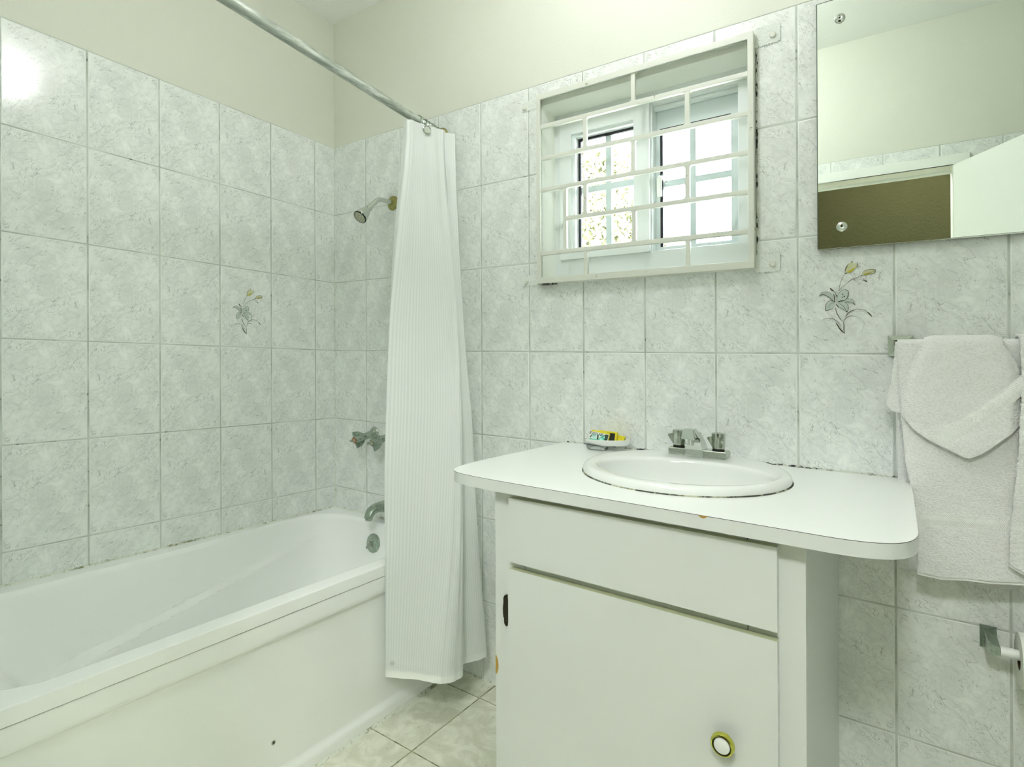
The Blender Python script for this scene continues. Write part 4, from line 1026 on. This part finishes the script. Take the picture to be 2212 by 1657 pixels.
towel('white folded flap of towel poking out at the rail bracket end',
      [(2.040, 1.068), (2.050, 1.12), (2.056, 1.174), (2.058, 1.204)], [(2.105, 1.050), (2.105, 1.12), (2.105, 1.16), (2.105, 1.204)],
      [(2.040, 1.068), (2.051, 1.054), (2.067, 1.050), (2.105, 1.050)], .0145, lambda s: 1.08, 11, (.002, 30), ns=50, nt=50, hem=False)
towel('white hand towel draped on top with its corner pointing down and a diagonal band',
      [(2.069, 1.048), (2.068, 1.093), (2.078, 1.135), (2.088, 1.165), (2.100, 1.190), (2.110, 1.204)],
      [(2.269, 1.045), (2.271, 1.100), (2.268, 1.140), (2.262, 1.165), (2.250, 1.190), (2.240, 1.204)],
      [(2.069, 1.048), (2.092, 1.016), (2.116, .997), (2.152, .978), (2.176, .966), (2.185, .964), (2.196, .969), (2.216, .985), (2.25, 1.020), (2.269, 1.045)],
      .0385, lambda s: 1.10, 21, (.003, 26), diag=((2.112, 1.012), (2.152, .985), (2.271, 1.146), (2.270, 1.104)), hem=False, soft=.009)
towel('white bath towel at the edge of the rail beside the diagonal-banded hand towel',
      [(2.247, .757), (2.249, .82), (2.253, .868), (2.262, .983), (2.268, 1.132), (2.266, 1.204)],
      [(2.56, .735), (2.56, .85), (2.56, 1.0), (2.56, 1.204)],
      [(2.247, .757), (2.258, .750), (2.272, .743), (2.40, .738), (2.56, .735)],
      .0410, lambda s: .76, 33, (.004, 20), band=(.815, .846, .812, .843), flare=.004)

# ------------------------------------------------------------------ toilet paper holder and roll
tp = thing('toilet_paper_holder', 'tarnished chrome toilet paper holder with white roller on the tiles', 'toilet paper holder', (2.225, -.003, .54))
for x in (2.224, 2.386):
    V = [(x - .0145, -.0022, .541), (x + .0145, -.0022, .541), (x + .0145, -.0022, .590), (x - .0145, -.0022, .590)]
    V += [(p[0], -.006, p[2]) for p in V]
    V += [(x - .0085, -.011, .5475), (x + .0115, -.011, .5475), (x + .0115, -.011, .5850), (x - .0085, -.011, .5850)]
    V += [(x - .004, -.076, .5560), (x + .012, -.076, .5560), (x + .012, -.072, .5730), (x - .004, -.072, .5730)]
    F = [[0, 1, 2, 3], [12, 13, 14, 15]]
    for r in range(3):
        for k in range(4): F.append([4 * r + k, 4 * r + (k + 1) % 4, 4 * r + 4 + (k + 1) % 4, 4 * r + 4 + k])
    mb = MB().add(V, F); br = mb.build('arm_bracket', M_chromedull, tp)
    MB().lathe((x + .001, -.013, .580), (0, -1, .25), [(.0048, -.004), (.0046, .0010), (.0015, .0020), (0, .0008)], 14).build('bracket_screw', M_chromeold, tp)
MB().lathe((2.2365, -.068, .5645), (1, 0, 0), [(0, 0), (.0105, 0), (.0105, .137), (0, .137)], 28).build('roller', M_plasticw, tp)
roll = thing('toilet_roll', 'white toilet paper roll on the holder below the towels', 'toilet roll', (2.31, -.068, .50))
MB().lathe((2.2655, -.068, .5555), (1, 0, 0), [(.0205, 0), (.0540, 0), (.0545, .001), (.0545, .099), (.054, .1), (.0205, .1)], 64).build('paper', M_paper, roll)
MB().lathe((2.2657, -.068, .5555), (1, 0, 0), [(.0207, 0), (.0207, .0996), (.0192, .0996), (.0192, 0), (.0207, 0)], 48).build('card_core', M_card, roll)
mb = MB()
rows = [[(2.2665 + .097 * i / 12, -.068 - .0547 - .0006, .5555 - .058 * j / 10 + .0) for i in range(13)] for j in range(11)]
mb.rings(rows, closed_u=False); mb.build('loose_sheet', M_paper, roll, fix=False)

# ------------------------------------------------------------------ ceiling lamp (source of the round glints in the tiles)
lamp = thing('ceiling_lamp', 'round opal glass ceiling lamp of the bathroom', 'ceiling lamp', (1.44, -.755, CEIL - .16))
MB().lathe((1.44, -.755, CEIL), (0, 0, -1), [(.055, 0), (.055, .018), (.040, .030), (.030, .034)], 32).build('lamp_base', M_plasticw, lamp)
m, nt, b = newmat('lit_opal_glass'); b.inputs['Emission Color'].default_value = (1.0, 1.0, 1.01, 1); b.inputs['Emission Strength'].default_value = LAMP
mb = MB().lathe((1.44, -.755, CEIL - .098), (0, 0, -1), [(.030, -.066)] + [(.068 * math.sin(a), -.068 * math.cos(a)) for a in [.46 + (PI - .46) * k / 16 for k in range(17)]], 32)
mb.build('lamp_globe', m, lamp)
hl = thing('hall_fill_lamp', 'added globe lamp, unseen in the hall, for fill light through the bathroom door', 'ceiling lamp', (2.10, -2.30, 2.2))  # unseen lamp added in the hall to throw fill light through the door
m, nt, b = newmat('hall_fill_glow'); b.inputs['Emission Color'].default_value = (1.0, 1.0, 1.01, 1); b.inputs['Emission Strength'].default_value = HALL_FILL
MB().lathe((2.10, -2.30, 2.41), (0, 0, -1), [(.040, -.136)] + [(.14 * math.sin(a), -.14 * math.cos(a)) for a in [.30 + (PI - .30) * k / 18 for k in range(19)]], 36).build('fill_lamp_globe', m, hl)
MB().tube([(2.10, -2.30, 2.55), (2.10, -2.30, 2.598)], .008, 10).build('fill_lamp_stem', M_plasticw, hl)

# ------------------------------------------------------------------ outside: trees and ground
M_leaf = pm('yellowish_leaves', (.26, .25, .13), .6); M_leaf2 = pm('olive_leaves', (.17, .18, .10), .6); M_bark = pm('bark', (.2, .15, .1), .9)  # two leaf colours, dealt out at random over each crown
def tree(label, base, h, blobs, nleaf, seed):
    rnd = random.Random(seed); t = thing('tree', label, 'tree', base)
    top = Vector((base[0], base[1], h * .55)); mb = MB().tube([base, (base[0] + .1, base[1], h * .3), tuple(top)], [.16, .12, .08], 10)
    for c, r in blobs: mb.tube([tuple(top - Vector((0, 0, .5))), tuple(lerp(top, Vector(c), .6) + Vector((0, 0, -.1))), c], [.05, .03, .012], 7)
    mb.build('trunk', M_bark, t)
    mb = MB()
    for i in range(nleaf):
        c, r = blobs[rnd.randrange(len(blobs))]
        d = Vector((rnd.gauss(0, 1), rnd.gauss(0, 1), rnd.gauss(0, 1))).normalized() * r * rnd.random() ** .5
        p = Vector(c) + d; s = rnd.uniform(.03, .065); a = Vector((rnd.gauss(0, 1), rnd.gauss(0, 1), rnd.gauss(0, 1))).normalized(); b = a.orthogonal().normalized()
        mb.add([p - a * s, p + b * s * .45, p + a * s, p - b * s * .45], [[0, 1, 2, 3]], rnd.random() < .4)
    mb.build('foliage', [M_leaf, M_leaf2], t, fix=False)
tree('leafy tree outside showing through the window pane beside the curtain', (-1.6, 6.8, -.3), 5.0, [((-2.3, 6.6, 3.6), .8), ((-1.75, 6.9, 4.35), .5), ((-1.6, 6.4, 3.1), .8), ((-1.0, 6.8, 2.95), .55), ((-2.4, 7.0, 4.5), .5), ((-1.2, 6.6, 2.4), .8), ((-2.0, 6.6, 2.5), .8), ((-2.0, 6.7, 3.9), .7), ((-1.5, 6.7, 3.6), .5)], 16000, 4)
tree('low leafy tree outside behind the right-hand window pane', (-1.2, 9.6, -.3), 3.8, [((-1.75, 9.6, 3.5), .65), ((-1.1, 9.7, 3.1), .6), ((-.4, 9.6, 2.85), .6), ((-1.9, 9.5, 2.9), .7)], 3500, 9)
g = MB().box(-15, 15, .2, 25, -.4, -.3).build('ground', pm('outside_ground', (.6, .6, .52), .9)); g['kind'] = 'structure'

# ------------------------------------------------------------------ sky
w = bpy.data.worlds.new('sky'); SC.world = w; w.use_nodes = True
bg = w.node_tree.nodes['Background']; bg.inputs['Color'].default_value = (.93, .97, 1.0, 1); bg.inputs['Strength'].default_value = SKY
sun = bpy.data.lights.new('sun', 'SUN'); sun.energy = SUN; sun.angle = .02; so = bpy.data.objects.new('sun', sun); COL.objects.link(so)
so.rotation_euler = Vector((-.35, .80, -.62)).to_track_quat('-Z', 'Y').to_euler()

# ------------------------------------------------------------------ shear added to the whole scene: level surfaces run about one degree off level
AX, AY = -.020663, -.014373
def shear_scene():
    bpy.context.view_layer.update()
    objs = list(SC.objects); MW = {o: o.matrix_world.copy() for o in objs}
    S = lambda p: Vector((p[0], p[1], p[2] + AX * p[0] + AY * p[1]))
    for o in objs:
        if o.type == 'MESH' and o.data.users > 1: o.data = o.data.copy()
    W = {o: [S(MW[o] @ v.co) for v in o.data.vertices] for o in objs if o.type == 'MESH'}
    new = {}
    for o in objs:
        if o.type == 'EMPTY':
            new[o] = Matrix.Translation(S(MW[o].translation)) @ MW[o].to_3x3().to_4x4()
        elif o.type == 'MESH':
            if o.parent is not None: new[o] = None
            else:
                xs = [p.x for p in W[o]]; ys = [p.y for p in W[o]]; zs = [p.z for p in W[o]]
                new[o] = Matrix.Translation(((min(xs) + max(xs)) / 2, (min(ys) + max(ys)) / 2, min(zs)))
    def wm(o):
        return new[o] if new[o] is not None else wm(o.parent)
    for o in objs:
        if o.type not in ('EMPTY', 'MESH'): continue
        M = wm(o); o.matrix_parent_inverse = Matrix.Identity(4)
        if o.parent is None: o.matrix_basis = M
        else: o.matrix_basis = Matrix.Identity(4)
    for o, P in W.items():
        Mi = wm(o).inverted()
        for v, p in zip(o.data.vertices, P): v.co = Mi @ p
        o.data.update()
shear_scene()

# ------------------------------------------------------------------ camera
cam = bpy.data.cameras.new('camera'); co = bpy.data.objects.new('camera', cam); COL.objects.link(co); SC.camera = co
cam.sensor_fit = 'HORIZONTAL'; cam.sensor_width = 36; cam.lens = 36 * 1210.1814 / 2212; cam.shift_y = (783 - 828.5) / 2212; cam.clip_start = .02
Rv = Vector((.82455063, .56577088, -.00442388)); Uv = Vector((.00427156, .00159379, .99998961)); Fv = Vector((-.56577205, .82456096, .00110256))
M = Matrix(((Rv.x, Uv.x, -Fv.x, 2.0602338), (Rv.y, Uv.y, -Fv.y, -1.60981), (Rv.z, Uv.z, -Fv.z, 1.12542772), (0, 0, 0, 1)))
co.matrix_world = M
SC.view_settings.view_transform = 'Standard'; SC.view_settings.look = 'None'; SC.view_settings.gamma = 1; SC.view_settings.exposure = EXPO
SC.cycles.max_bounces = 14; SC.cycles.diffuse_bounces = 8; SC.cycles.glossy_bounces = 6; SC.cycles.transmission_bounces = 8; SC.cycles.transparent_max_bounces = 12
SC.cycles.caustics_reflective = False; SC.cycles.caustics_refractive = False
SC.cycles.sample_clamp_indirect = 6
SC.cycles.use_denoising = True
